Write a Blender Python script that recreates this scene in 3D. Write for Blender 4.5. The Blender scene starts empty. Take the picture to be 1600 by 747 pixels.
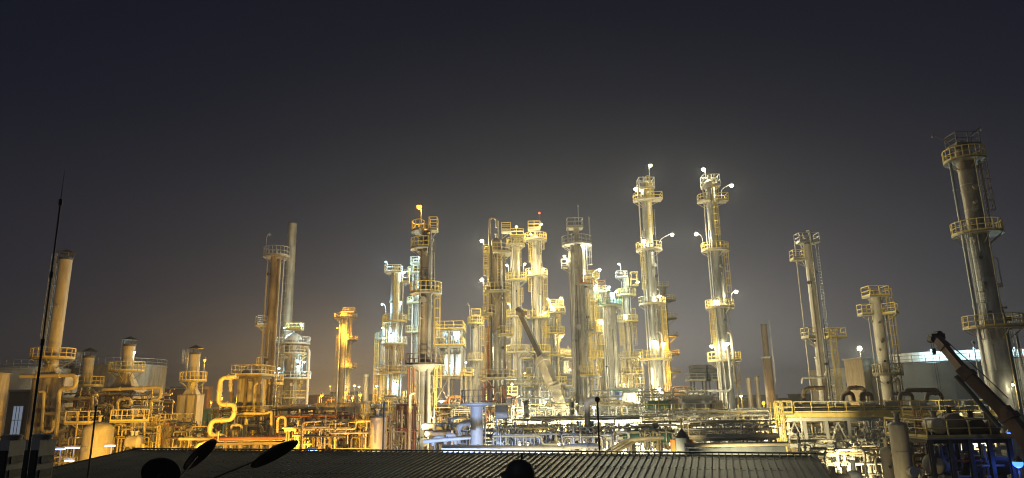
import bpy, math, random
from mathutils import Vector, Matrix
R = math.radians
sc = bpy.context.scene
col = sc.collection

# ---------------------------------------------------------------- camera, sky, exposure
H = 9.5                                   # eye height above the plant ground (upper terrace)
PITCH, ROLL = R(13.2), -0.015
FPX = 1067.0                              # focal length for a 1600 px wide frame (24 mm equivalent)
cd = bpy.data.cameras.new('camera'); cam = bpy.data.objects.new('camera', cd); col.objects.link(cam)
cd.sensor_width = 36.0; cd.lens = 36.0 * FPX / 1600.0; cd.clip_start = 0.2; cd.clip_end = 4000
CAMROT = Matrix.Rotation(R(90) + PITCH, 3, 'X') @ Matrix.Rotation(ROLL, 3, 'Z')
cam.matrix_world = Matrix.Translation((0, 0, H)) @ CAMROT.to_4x4()
sc.camera = cam

w = bpy.data.worlds.new('World'); sc.world = w; w.use_nodes = True
nt = w.node_tree; nt.nodes.clear()
out = nt.nodes.new('ShaderNodeOutputWorld'); bg = nt.nodes.new('ShaderNodeBackground')
tc = nt.nodes.new('ShaderNodeTexCoord'); sep = nt.nodes.new('ShaderNodeSeparateXYZ'); ramp = nt.nodes.new('ShaderNodeValToRGB')
nt.links.new(tc.outputs['Generated'], sep.inputs[0]); nt.links.new(sep.outputs['Z'], ramp.inputs[0])
e = ramp.color_ramp.elements
e[0].position = 0.0; e[0].color = (.030, .027, .028, 1)       # night sky: faint town glow low over the horizon, navy overhead
e[1].position = 1.0; e[1].color = (.0010, .0016, .0050, 1)
for p, c in ((.15, (.011, .0115, .0225, 1)), (.35, (.0026, .0040, .0140, 1)), (.60, (.0013, .0026, .0105, 1))):
    q = e.new(p); q.color = c
def dome(az, el, width, colour, cap):
    """light dome of the plant on the night mist: falls off smoothly with the angle from its middle"""
    d = nt.nodes.new('ShaderNodeVectorMath'); d.operation = 'DOT_PRODUCT'; nrm = nt.nodes.new('ShaderNodeVectorMath'); nrm.operation = 'NORMALIZE'
    st = nt.nodes.new('ShaderNodeVectorMath'); st.operation = 'MULTIPLY'; st.inputs[1].default_value = (1, 1, 2.0); nt.links.new(tc.outputs['Generated'], st.inputs[0]); nt.links.new(st.outputs[0], nrm.inputs[0]); nt.links.new(nrm.outputs[0], d.inputs[0])
    a, b = R(az), R(el); d.inputs[1].default_value = (math.sin(a) * math.cos(b), math.cos(a) * math.cos(b), math.sin(b))
    def m(op, x, y=None):
        n = nt.nodes.new('ShaderNodeMath'); n.operation = op
        for k, v in ((0, x), (1, y)):
            if v is None: continue
            if isinstance(v, (int, float)): n.inputs[k].default_value = v
            else: nt.links.new(v, n.inputs[k])
        return n.outputs[0]
    t = m('ARCCOSINE', m('MINIMUM', d.outputs['Value'], .99999)); t = m('SQRT', m('ADD', m('MULTIPLY', t, t), cap * cap))
    g = m('EXPONENT', m('MULTIPLY', t, -1.0 / R(width)))
    v = nt.nodes.new('ShaderNodeVectorMath'); v.operation = 'SCALE'; v.inputs[0].default_value = colour; nt.links.new(g, v.inputs['Scale']); return v.outputs[0]
def vadd(x, y):
    n = nt.nodes.new('ShaderNodeVectorMath'); nt.links.new(x, n.inputs[0]); nt.links.new(y, n.inputs[1]); return n.outputs[0]
tot = vadd(vadd(ramp.outputs[0], dome(8, 0, 7.0, (7.2, 6.6, 6.0), R(22))), dome(-14, 0, 4.5, (1.3, .75, .22), R(5)))
bg.inputs[1].default_value = 1.0
nt.links.new(tot, bg.inputs[0]); nt.links.new(bg.outputs[0], out.inputs[0])

sl = bpy.data.lights.new('added_fill_sun', 'SUN'); sl.energy = 0.13; sl.angle = R(1); sl.color = (.75, .85, 1)  # added sun lamp from the camera side, lifts dark near faces
so = bpy.data.objects.new('added_fill_sun', sl); col.objects.link(so); so.rotation_euler = (R(50), 0, R(-35))

sc.view_settings.view_transform = 'Standard'; sc.view_settings.look = 'None'
sc.view_settings.exposure = 0.0; sc.view_settings.gamma = 1.0
cy = sc.cycles
cy.use_denoising = True; cy.max_bounces = 4; cy.diffuse_bounces = 2; cy.glossy_bounces = 2; cy.transmission_bounces = 3
cy.volume_bounces = 0; cy.sample_clamp_indirect = 1.2; cy.sample_clamp_direct = 30.0; cy.filter_width = 1.1; cy.caustics_reflective = False; cy.caustics_refractive = False
cy.use_light_tree = True; cy.use_adaptive_sampling = False; cy.blur_glossy = 1.0
for k, v in (('denoiser', 'OPENIMAGEDENOISE'), ('denoising_input_passes', 'RGB_ALBEDO_NORMAL'), ('denoising_prefilter', 'ACCURATE')):
    try: setattr(cy, k, v)
    except Exception: pass

# ---------------------------------------------------------------- survey helpers
def U(px, py, Y):
    d = CAMROT @ Vector(((px - 800) / FPX, -(py - 373.5) / FPX, -1))
    return Vector((0, 0, H)) + d * (Y / d.y)
def zat(py, X, Y):
    """height of the point above (X, Y) that a surveyor at the terrace sees on picture row py"""
    inv = CAMROT.transposed(); a = inv @ Vector((X, Y, -H)); b = inv @ Vector((0, 0, 1))
    k = -(py - 373.5) / FPX
    return -(a.y + k * a.z) / (b.y + k * b.z)

# ---------------------------------------------------------------- materials
M = {}
def mat(name, c, rough=.5, metal=0., dirt=.35, scale=1.5, bump=.15, rnd=.12, streak=True, dirtc=None):
    m = bpy.data.materials.new(name); m.use_nodes = True; n = m.node_tree; b = n.nodes['Principled BSDF']; L = n.links.new
    tc = n.nodes.new('ShaderNodeTexCoord'); mp = n.nodes.new('ShaderNodeMapping'); geo = n.nodes.new('ShaderNodeNewGeometry'); L(geo.outputs['Position'], mp.inputs[0])
    mp.inputs['Scale'].default_value = (1, 1, .22) if streak else (1, 1, 1)
    no = n.nodes.new('ShaderNodeTexNoise'); no.inputs['Scale'].default_value = scale; no.inputs['Detail'].default_value = 6; no.inputs['Roughness'].default_value = .65
    L(mp.outputs[0], no.inputs['Vector'])
    cr = n.nodes.new('ShaderNodeValToRGB'); cr.color_ramp.elements[0].position = .38; cr.color_ramp.elements[1].position = .66
    d = dirtc or tuple(x * .38 for x in c)
    cr.color_ramp.elements[0].color = (*[a * (1 - dirt) + q * dirt for a, q in zip(c, d)], 1); cr.color_ramp.elements[1].color = (*c, 1)
    L(no.outputs[0], cr.inputs[0])
    oi = n.nodes.new('ShaderNodeObjectInfo'); mr = n.nodes.new('ShaderNodeMapRange')
    mr.inputs[3].default_value = 1 - rnd; mr.inputs[4].default_value = 1 + rnd; L(oi.outputs['Random'], mr.inputs[0])
    vm = n.nodes.new('ShaderNodeVectorMath'); vm.operation = 'SCALE'; L(cr.outputs[0], vm.inputs[0]); L(mr.outputs[0], vm.inputs['Scale'])
    L(vm.outputs[0], b.inputs['Base Color'])
    b.inputs['Metallic'].default_value = metal
    r2 = n.nodes.new('ShaderNodeMapRange'); r2.inputs[3].default_value = max(.05, rough - .12); r2.inputs[4].default_value = min(1, rough + .16); L(no.outputs[0], r2.inputs[0])
    L(r2.outputs[0], b.inputs['Roughness'])
    if bump:
        n2 = n.nodes.new('ShaderNodeTexNoise'); n2.inputs['Scale'].default_value = scale * 6; L(tc.outputs['Object'], n2.inputs['Vector'])
        bp = n.nodes.new('ShaderNodeBump'); bp.inputs['Strength'].default_value = bump; bp.inputs['Distance'].default_value = .03; L(n2.outputs[0], bp.inputs['Height']); L(bp.outputs[0], b.inputs['Normal'])
    M[name] = m; return m
mat('clad', (.45, .44, .40), .44, .4, .8, 1.5, .12, .16)          # aluminium cladding
mat('clad_tan', (.40, .34, .25), .46, .25, .8, 1.5, .12, .14)
mat('silver', (.54, .54, .51), .38, .45, .75, 1.4, .10, .10)
mat('cream', (.56, .50, .39), .5, .0, .6, 1.6, .1, .08)
mat('white_paint', (.74, .74, .72), .45, .0, .3, 1.3, .1, .08)
mat('grey_paint', (.33, .34, .34), .5, .0, .35, 1.3, .1, .12)
mat('blue_grey', (.26, .30, .36), .5, .0, .35, 1.2, .1, .08)
mat('yellow', (.74, .57, .17), .5, .0, .35, 2., .0, .12)
mat('galv', (.45, .45, .43), .45, .5, .35, 2., .0, .15)
mat('grating', (.40, .37, .27), .6, .2, .35, 3., .1, .1)
mat('steel_dark', (.085, .08, .075), .55, .2, .4, 2., .1, .2)
mat('steel_brown', (.20, .15, .10), .6, .1, .45, 2., .1, .2)
mat('rust', (.26, .12, .06), .75, .0, .5, 2.5, .2, .2)
mat('pipe', (.52, .50, .45), .42, .25, .4, 1.6, .08, .22)
mat('pipe_yellow', (.60, .50, .26), .45, .1, .35, 1.2, .08, .1)
mat('pipe_red', (.36, .13, .07), .5, .0, .4, 1.6, .08, .2)
mat('green', (.10, .24, .16), .5, .0, .4, 1.6, .1, .1)
mat('orange_paint', (.52, .22, .06), .55, .0, .4, 1.6, .1, .1)
mat('concrete', (.34, .32, .29), .85, .0, .4, .7, .25, .06, streak=False)
mat('ground', (.17, .155, .13), .9, .0, .5, .12, .3, 0, streak=False)
mat('roof_sheet', (.20, .195, .178), .5, .3, .85, .45, .1, .16)
mat('black', (.034, .033, .032), .6, .0, .3, 3., .1, .1)
mat('ac_case', (.50, .46, .40), .55, .0, .35, 3., .1, .05)
mat('brick_wall', (.22, .12, .08), .8, .0, .4, 2., .2, .1)
mat('tank_paint', (.42, .43, .44), .55, .0, .35, .35, .1, .07)
mat('tank_dark', (.13, .155, .19), .55, .0, .5, .35, .1, .10)
mat('crane_dark', (.10, .085, .07), .5, .1, .4, 1.5, .1, .05)
mat('crane_tan', (.52, .46, .36), .5, .05, .4, 1.5, .1, .05)
mat('crane_red', (.15, .095, .075), .5, .1, .4, 1.5, .1, .05)
def emat(name, c, s):
    m = bpy.data.materials.new(name); m.use_nodes = True; b = m.node_tree.nodes['Principled BSDF']
    b.inputs['Base Color'].default_value = (*c, 1); b.inputs['Emission Color'].default_value = (*c, 1); b.inputs['Emission Strength'].default_value = s
    m.cycles.emission_sampling = 'NONE'; M[name] = m
LC = {'white': (1.0, .91, .58), 'warm': (1.0, .81, .40), 'sodium': (1.0, .52, .05), 'cyan': (.52, .88, 1.0), 'blue': (.45, .60, 1.0), 'deep_blue': (.05, .16, 1.0), 'red': (1, .12, .05)}
for k, c in LC.items(): emat('bulb_' + k, (1.0, .43, .04) if k == 'sodium' else c, {'red': 2, 'deep_blue': 4, 'sodium': 2.6, 'blue': 4, 'warm': 12}.get(k, 30))
emat('tube_blue', (.30, .48, 1.0), 1.9)
def glass():
    m = mat('glass', (.05, .07, .09), .12, .0, .2, 1, 0, .3); m.node_tree.nodes['Principled BSDF'].inputs['Specular IOR Level'].default_value = .6
glass()
emat('lit_pane', (.62, .75, .95), .22)

# ---------------------------------------------------------------- mesh builder
class MB:
    def __init__(s): s.v = []; s.f = []; s.sm = []
    def add(s, vs, fs, smooth=False):
        o = len(s.v); s.v += [tuple(p) for p in vs]; s.f += [tuple(i + o for i in f) for f in fs]; s.sm += [smooth] * len(fs)
    def box(s, c, d, rz=0.):
        x, y, z = d[0] / 2, d[1] / 2, d[2] / 2; ca, sa = math.cos(rz), math.sin(rz); vs = []
        for i in (-1, 1):
            for j in (-1, 1):
                for k in (-1, 1): vs.append((c[0] + i * x * ca - j * y * sa, c[1] + i * x * sa + j * y * ca, c[2] + k * z))
        s.add(vs, [(0, 1, 3, 2), (4, 6, 7, 5), (0, 4, 5, 1), (2, 3, 7, 6), (0, 2, 6, 4), (1, 5, 7, 3)]); return s
    def frame(s, d):
        d = d.normalized(); u = Vector((0, 0, 1)) if abs(d.z) < .9 else Vector((0, 1, 0))
        a = d.cross(u).normalized(); return a, a.cross(d).normalized()
    def bar(s, p, q, wd, h=None):
        p, q = Vector(p), Vector(q); h = h or wd; a, b = s.frame(q - p); a = a * wd / 2; b = b * h / 2
        vs = [p - a - b, p + a - b, p + a + b, p - a + b, q - a - b, q + a - b, q + a + b, q - a + b]
        s.add(vs, [(3, 2, 1, 0), (4, 5, 6, 7), (0, 1, 5, 4), (1, 2, 6, 5), (2, 3, 7, 6), (3, 0, 4, 7)]); return s
    def ibeam(s, p, q, wd, h):
        p, q = Vector(p), Vector(q); a, b = s.frame(q - p); t = .12 * h
        s.bar(p + b * (h - t) / 2, q + b * (h - t) / 2, wd, t); s.bar(p - b * (h - t) / 2, q - b * (h - t) / 2, wd, t)
        return s.bar(p, q, .12 * wd, h - 2 * t)
    def cyl(s, p, q, r0, r1=None, n=12, caps=True):
        p, q = Vector(p), Vector(q); r1 = r0 if r1 is None else r1; a, b = s.frame(q - p); vs = []
        cs = [(math.cos(2 * math.pi * i / n), math.sin(2 * math.pi * i / n)) for i in range(n)]
        A = [p + a * (r0 * c) + b * (r0 * t) for c, t in cs]; B = [q + a * (r1 * c) + b * (r1 * t) for c, t in cs]
        s.add(A + B, [(i, n + i, n + (i + 1) % n, (i + 1) % n) for i in range(n)], True)
        if caps: s.add(A, [tuple(range(n))]); s.add(B, [tuple(reversed(range(n)))])
        return s
    def tube(s, pts, r, n=8, bend=0., caps=True, steps=5):
        P = [Vector(p) for p in pts]; path = [P[0]]
        for i in range(1, len(P) - 1):
            a, b = P[i - 1] - P[i], P[i + 1] - P[i]; la, lb = a.length, b.length
            if bend <= 0 or la < 1e-6 or lb < 1e-6: path.append(P[i]); continue
            k = min(bend, la * .49, lb * .49); A = P[i] + a * (k / la); B = P[i] + b * (k / lb)
            for j in range(steps + 1):
                t = j / steps; path.append(A * (1 - t) ** 2 + P[i] * (2 * t * (1 - t)) + B * t * t)
        path.append(P[-1]); rings = []; pa = None
        for i, p in enumerate(path):
            d = (path[min(i + 1, len(path) - 1)] - path[max(i - 1, 0)]).normalized()
            if pa is None: pa, _ = s.frame(d)
            pa = (pa - d * pa.dot(d))
            pa = pa.normalized() if pa.length > 1e-5 else s.frame(d)[0]
            pb = d.cross(pa)
            rings.append([p + pa * (r * math.cos(2 * math.pi * k / n)) + pb * (r * math.sin(2 * math.pi * k / n)) for k in range(n)])
        vs = [v for q in rings for v in q]
        s.add(vs, [(i * n + k, i * n + (k + 1) % n, (i + 1) * n + (k + 1) % n, (i + 1) * n + k) for i in range(len(rings) - 1) for k in range(n)], n > 4)
        if caps: s.add(rings[0], [tuple(reversed(range(n)))]); s.add(rings[-1], [tuple(range(n))])
        return s
    def lathe(s, prof, n=24, c=(0, 0, 0), smooth=True):
        vs = []; m = len(prof)
        for r, z in prof:
            for k in range(n): vs.append((c[0] + r * math.cos(2 * math.pi * k / n), c[1] + r * math.sin(2 * math.pi * k / n), c[2] + z))
        for i in range(m - 1):                     # rings not shared: crisp breaks between profile pieces
            s.add(vs[i * n:(i + 2) * n], [(k, (k + 1) % n, n + (k + 1) % n, n + k) for k in range(n)], smooth)
        return s
    def lathe_smooth(s, prof, n=24, c=(0, 0, 0)):
        vs = [(c[0] + r * math.cos(2 * math.pi * k / n), c[1] + r * math.sin(2 * math.pi * k / n), c[2] + z) for r, z in prof for k in range(n)]
        s.add(vs, [(i * n + k, i * n + (k + 1) % n, (i + 1) * n + (k + 1) % n, (i + 1) * n + k) for i in range(len(prof) - 1) for k in range(n)], True); return s
    def dome(s, r, h, n=24, c=(0, 0, 0), sgn=1):
        return s.lathe_smooth([(r * math.cos(t * math.pi / 12) if t < 6 else .001, sgn * h * math.sin(t * math.pi / 12)) for t in range(7)], n, c)
    def arc(s, c, rad, a0, a1, r, n=4, seg=None):
        seg = seg or max(3, int(abs(a1 - a0) / 20))
        return s.tube([(c[0] + rad * math.cos(R(a0 + (a1 - a0) * i / seg)), c[1] + rad * math.sin(R(a0 + (a1 - a0) * i / seg)), c[2]) for i in range(seg + 1)], r, n)
    def sector(s, c, r0, r1, a0, a1, t, seg=None):
        seg = seg or max(3, int(abs(a1 - a0) / 15)); vs = []
        for i in range(seg + 1):
            a = R(a0 + (a1 - a0) * i / seg); x, y = math.cos(a), math.sin(a)
            vs += [(c[0] + r0 * x, c[1] + r0 * y, c[2]), (c[0] + r1 * x, c[1] + r1 * y, c[2]), (c[0] + r1 * x, c[1] + r1 * y, c[2] - t), (c[0] + r0 * x, c[1] + r0 * y, c[2] - t)]
        fs = []
        for i in range(seg):
            o = 4 * i
            fs += [(o, o + 1, o + 5, o + 4), (o + 1, o + 2, o + 6, o + 5), (o + 2, o + 3, o + 7, o + 6), (o + 3, o, o + 4, o + 7)]
        fs += [(0, 3, 2, 1), tuple(4 * seg + k for k in (0, 1, 2, 3))]
        s.add(vs, fs); return s
    def sphere(s, c, r, n=10, sz=1.):
        return s.lathe_smooth([(max(.001, r * math.sin(math.pi * t / 8)), -r * sz * math.cos(math.pi * t / 8)) for t in range(9)], n, c)
    def mesh(s, name, m):
        me = bpy.data.meshes.new(name); me.from_pydata(s.v, [], s.f); me.polygons.foreach_set('use_smooth', s.sm); me.materials.append(M[m]); me.update(); return me
    def build(s, name, m, parent=None, loc=None):
        return link(name, s.mesh(name, m), parent, loc)
def link(name, me, parent=None, loc=None):
    o = bpy.data.objects.new(name, me); col.objects.link(o); o.parent = parent
    if loc is not None: o.location = loc
    return o
def tag(o, label, cat, group=None, kind=None):
    o['label'] = label; o['category'] = cat
    if group: o['group'] = group
    if kind: o['kind'] = kind
    return o
def thing(name, label, cat, loc, rz=0., group=None):
    o = bpy.data.objects.new(name, None); col.objects.link(o); o.location = loc; o.rotation_euler = (0, 0, rz); o.empty_display_size = .3
    return tag(o, label, cat, group)
def struct(name, mb, m):
    o = mb.build(name, m); o['kind'] = 'structure'; return o

# ---------------------------------------------------------------- component builders
NL = 0
def put_light(parent, loc, colour, power, size=.25, spot=None):
    global NL; NL += 1
    l = bpy.data.lights.new('lamp_light', 'SPOT' if spot else 'POINT'); l.energy = power * PW * (1.0 if colour == 'sodium' else 1.35); l.color = LC[colour]; l.shadow_soft_size = size
    o = bpy.data.objects.new('lamp_light', l); col.objects.link(o); o.parent = parent; o.location = loc
    if spot: l.spot_size = R(spot); l.spot_blend = .5
    return o
PW = 1.75
hood = MB().lathe([(.001, .30), (.09, .28), (.13, .16), (.26, .02), (.24, .02), (.11, .15), (.001, .15)], 10).mesh('lamp_head', 'galv')
bulbs = {}; dead = MB().sphere((0, 0, 0), .1, 8).mesh('bulb', 'galv')
def bulb_mesh(colour, k):
    key = (colour, k)
    if key not in bulbs: bulbs[key] = MB().sphere((0, 0, 0), .18 * k, 8).mesh('bulb', 'bulb_' + colour)
    return bulbs[key]
def lamp(bulb, base, colour, power, label, group=None, name='platform_lamp', r=.045, m='galv', k=1., drop=.45, spot=None):
    b = Vector(bulb); a = Vector(base); t = thing(name, label, 'lamp', a, 0, group); d = b - a; h = Vector((d.x, d.y, 0))
    top = Vector((0, 0, max(.3, d.z - .15 - .35 * h.length))) if h.length > .15 else Vector((0, 0, d.z + .2))
    pts = [(0, 0, 0), top, d + Vector((0, 0, .25))] if h.length > .15 else [(0, 0, 0), d + Vector((0, 0, .2))]
    MB().tube(pts, r, 6, .5).build('arm', m, t)
    link('lamp_head', hood, t, d).scale = (min(k, 1.3),) * 3
    link('bulb', bulb_mesh(colour, k) if power else dead, t, d - Vector((0, 0, .06)))
    if power: put_light(t, d - Vector((0, 0, drop)), colour, power, .2, spot)
    return t

def rail_line(mb, pts, h=1.1, closed=False, toe=True, step=1.25, t=.07):
    """posts, top rail, mid rail and toe board along a floor polyline"""
    P = [Vector(p) for p in pts]
    if closed: P = P + [P[0]]
    for i in range(len(P) - 1):
        a, b = P[i], P[i + 1]; L = (b - a).length
        if L < .05: continue
        n = max(1, round(L / step))
        for z, q in ((h, t), (h * .52, t * .8)): mb.bar(a + Vector((0, 0, z)), b + Vector((0, 0, z)), q)
        if toe: mb.bar(a + Vector((0, 0, .09)), b + Vector((0, 0, .09)), .02, .16)
        for k in range(n + (i == len(P) - 2 and not closed)):
            p = a + (b - a) * (k / n); mb.bar(p, p + Vector((0, 0, h)), t)
    return mb
def arc_pts(r, a0, a1, z=0., step=18):
    n = max(2, int(abs(a1 - a0) / step)); return [Vector((r * math.cos(R(a0 + (a1 - a0) * i / n)), r * math.sin(R(a0 + (a1 - a0) * i / n)), z)) for i in range(n + 1)]

class Tower:
    def __init__(s, name, label, px, py, Y, cat='tower', group=None):
        p = U(px, py, Y); s.X, s.Y = p.x, Y; s.r = []
        s.o = thing(name, label, cat, (p.x, Y, 0), 0, group)
    def z(s, py): return zat(py, s.X, s.Y)
    def rad(s, z):
        for z0, z1, r0, r1 in s.r:
            if z0 - .01 <= z <= z1 + .01: return r0 + (r1 - r0) * (z - z0) / max(.01, z1 - z0)
        return s.r[-1][3] if s.r else .5
    def shell(s, z0, z1, d0, d1=None, m='clad', course=1.5, n=26, name='shell_course'):
        d1 = d1 or d0; s.r.append((z0, z1, d0 / 2, d1 / 2)); L = z1 - z0
        if course and d0 == d1:
            k = max(1, round(L / course)); h = L / k; r = d0 / 2
            me = MB().lathe([(r, 0), (r + .035, .0), (r + .035, .06), (r, .065), (r, h)], n).mesh(name, m)
            for i in range(k): link(name, me, s.o, (0, 0, z0 + i * h))
        elif course:
            k = max(1, round(L / course)); h = L / k
            for i in range(k):
                ra, rb = (d0 + (d1 - d0) * i / k) / 2, (d0 + (d1 - d0) * (i + 1) / k) / 2
                MB().lathe([(ra, 0), (ra + .02, .0), (ra + .02, .07), (ra, .075), (rb, h)], n).build(name, m, s.o, (0, 0, z0 + i * h))
        else:
            MB().lathe([(d0 / 2, z0), (d1 / 2, z1)], n).build(name, m, s.o)
        return s
    def dome(s, z, d, h=None, m='clad', noz=.25):
        h = h or d * .3; mb = MB().dome(d / 2, h, 24, (0, 0, z)); mb.build('head', m, s.o)
        if noz: MB().cyl((0, 0, z + h * .9), (0, 0, z + h + .6), noz * .6, n=10).cyl((0, 0, z + h + .5), (0, 0, z + h + .62), noz, n=10).build('top_nozzle', m, s.o)
        return s
    def flat(s, z, d, m='steel_dark'):
        MB().lathe([(d / 2, 0), (d / 2 + .06, 0), (d / 2 + .06, .12), (d / 2 - .02, .13), (.001, .02)], 24, (0, 0, z)).build('top_rim', m, s.o); return s
    def plat(s, z, a0, a1, ext=1.05, m='yellow', dm='grating', h=1.1, gap=0., r=None):
        if m == 'yellow' and int(z * 7) % 3 == 0: m = 'pipe_yellow'
        r = (r or s.rad(z)) + .03 + gap; R1 = r + ext; full = a1 - a0 >= 359
        mb = MB().sector((0, 0, 0), r, R1, a0, a1, .14)
        k = max(2, int((a1 - a0) / 45))
        for i in range(k + (not full)):
            a = R(a0 + 4 + (a1 - a0 - (0 if full else 8)) * i / k); c, t = math.cos(a), math.sin(a)
            mb.bar((c * R1 * .96, t * R1 * .96, -.15), (c * r, t * r, -.15 - ext * .7), .07)
        p = mb.build('platform', dm, s.o, (0, 0, z))
        e = arc_pts(R1 - .05, a0, a1)
        if not full:
            i0, i1 = [Vector((math.cos(R(a)) * r, math.sin(R(a)) * r, 0)) for a in (a0, a1)]; e = [i0] + e + [i1]
        rail_line(MB(), e, h, closed=False).build('railing', m, p); return s
    def box_plat(s, z, cx, cy, wx, wy, m='yellow', dm='grating', h=1.1, strut=True):
        mb = MB().box((cx, cy, -.08), (wx, wy, .16))
        if strut:
            for sx in (-1, 1):
                q = Vector((cx + sx * wx * .4, cy, -.16)); rr = s.rad(z); v = Vector((q.x, q.y, 0)); l = max(.01, v.length)
                tgt = v * (rr / l) if l > rr else v * .5; mb.bar(q, (tgt.x, tgt.y, -.16 - .8), .08)
        p = mb.build('platform', dm, s.o, (0, 0, z))
        x0, x1, y0, y1 = cx - wx / 2 + .04, cx + wx / 2 - .04, cy - wy / 2 + .04, cy + wy / 2 - .04
        rail_line(MB(), [(x0, y0, 0), (x1, y0, 0), (x1, y1, 0), (x0, y1, 0)], h, closed=True).build('railing', m, p); return s
    def ladder(s, z0, z1, a, off=.28, cage=True, m='yellow'):
        r = max(s.rad(z0), s.rad(z1)) + off; c, t = math.cos(R(a)), math.sin(R(a)); A = Vector((c * r, t * r, 0)); T = Vector((-t, c, 0)); O = Vector((c, t, 0))
        mb = MB(); L = z1 - z0
        for k in (-.24, .24): mb.bar(A + T * k, A + T * k + Vector((0, 0, L + 1.0)), .06, .04)
        for i in range(int(L / .38)): q = A + Vector((0, 0, .2 + i * .38)); mb.bar(q - T * .24, q + T * .24, .035)
        for i in range(max(2, int(L / 4))):
            q = A + Vector((0, 0, .5 + i * 4.0))
            if q.z < L: mb.bar(q, q - O * off, .05)
        p = mb.build('ladder', m, s.o, (0, 0, z0))
        if cage and L > 3:
            mb = MB(); n = 6; z = 2.2
            arc = [A + T * (.36 * math.cos(math.pi * i / n)) + O * (.05 + .62 * math.sin(math.pi * i / n)) for i in range(n + 1)]
            while z < L + 1.0:
                mb.tube([q + Vector((0, 0, z)) for q in arc], .028, 4, caps=False); z += 1.05
            for i in range(n + 1): mb.bar(arc[i] + Vector((0, 0, 2.2)), arc[i] + Vector((0, 0, L + .95)), .032)
            mb.build('safety_cage', m, p)
        return s
    def pipe(s, z0, z1, a, r=.12, gap=.15, m='pipe', top=None, foot=None, clamps=True):
        rr = max(s.rad(z0), s.rad(z1)) + gap + r; c, t = math.cos(R(a)), math.sin(R(a)); P = [Vector((c * rr, t * rr, z0)), Vector((c * rr, t * rr, z1))]
        if top == 'in': P.append(Vector((c * .1, t * .1, z1 + .02)))
        if top == 'over': P += [Vector((c * rr, t * rr, z1 + 1.0)), Vector((0, 0, z1 + 1.0)), Vector((0, 0, z1 - .3))]; P.pop(1)
        if foot: P = [P[0] + Vector(foot)] + P
        mb = MB().tube(P, r, 10, r * 3)
        if clamps:
            k = max(1, int((z1 - z0) / 5))
            for i in range(k): zz = z0 + (i + .5) * (z1 - z0) / k; mb.cyl((c * rr, t * rr, zz), (c * rr, t * rr, zz + .1), r + .05, n=10)
        mb.build('pipe', m, s.o); return s
    def manway(s, z, a, r=.28, m='galv'):
        rr = s.rad(z); c, t = math.cos(R(a)), math.sin(R(a))
        MB().cyl((c * (rr - .1), t * (rr - .1), z), (c * (rr + .3), t * (rr + .3), z), r, n=12).cyl((c * (rr + .3), t * (rr + .3), z), (c * (rr + .38), t * (rr + .38), z), r * 1.35, n=12).build('manway', m, s.o); return s
    def ring(s, z, ext=.08, h=.15, m='galv'):
        r = s.rad(z); MB().lathe([(r, 0), (r + ext, 0), (r + ext, h), (r, h)], 24).build('stiffener_ring', m, s.o, (0, 0, z)); return s
    def dress(s, seed, n=10, z0=6., z1=None, conduits=3, m='galv'):
        """nozzles, conduits, instrument boxes and clips up the shaft"""
        rg = random.Random(seed); z1 = z1 or max(q[1] for q in s.r) - .5
        for i in range(conduits):
            a = rg.uniform(175, 365); zz = rg.uniform(z0, z0 + (z1 - z0) * .4); s.pipe(zz, rg.uniform(zz + (z1 - zz) * .5, z1), a, rg.uniform(.03, .07), rg.uniform(.05, .3), rg.choice(('galv', 'pipe', 'steel_dark', 'pipe_yellow', 'clad_tan')))
        for i in range(n):
            z = rg.uniform(z0, z1); a = rg.uniform(190, 350); k = rg.random(); rr = s.rad(z); c, t = math.cos(R(a)), math.sin(R(a))
            if k < .5: s.manway(z, a, rg.uniform(.08, .2), rg.choice(('galv', 'steel_dark', 'clad_tan')))
            elif k < .75: MB().box((c * (rr + .16), t * (rr + .16), z), (.22, .22, .34), R(a)).build('instrument_box', rg.choice(('white_paint', 'grey_paint', 'galv')), s.o)
            else:
                h = rg.uniform(1.0, 2.6); q = rr + .35; MB().tube([(c * rr * .9, t * rr * .9, z), (c * q, t * q, z), (c * q, t * q, z - h), (c * rr * .9, t * rr * .9, z - h)], .06, 6, .15).build('bridle_pipe', 'pipe', s.o)
        return s
    def lamp(s, px, py, bpy_, colour='white', power=900, where='', k=1., ext=.95, spot=None, kind='bent arm', dY=0.):
        b = U(px, py, s.Y + dY); zb = s.z(bpy_); dx = b.x - s.X; rr = s.rad(zb)
        v = Vector((dx, dY, 0)); v = v.normalized() if v.length > .05 else Vector((0, -1, 0))
        rad = min(rr + ext, max(.05, abs(dx) - .25)) if abs(dx) > rr else abs(dx)
        base = Vector((s.X + v.x * rad, s.Y + v.y * rad, zb))
        cn = {'white': 'white', 'warm': 'warm white', 'sodium': 'orange', 'cyan': 'cold white', 'blue': 'blue', 'red': 'red'}[colour]
        return lamp(b, base, colour, power, f'{cn} lamp on {kind} {where}', 'lamps on the towers', k=k, spot=spot)

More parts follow.
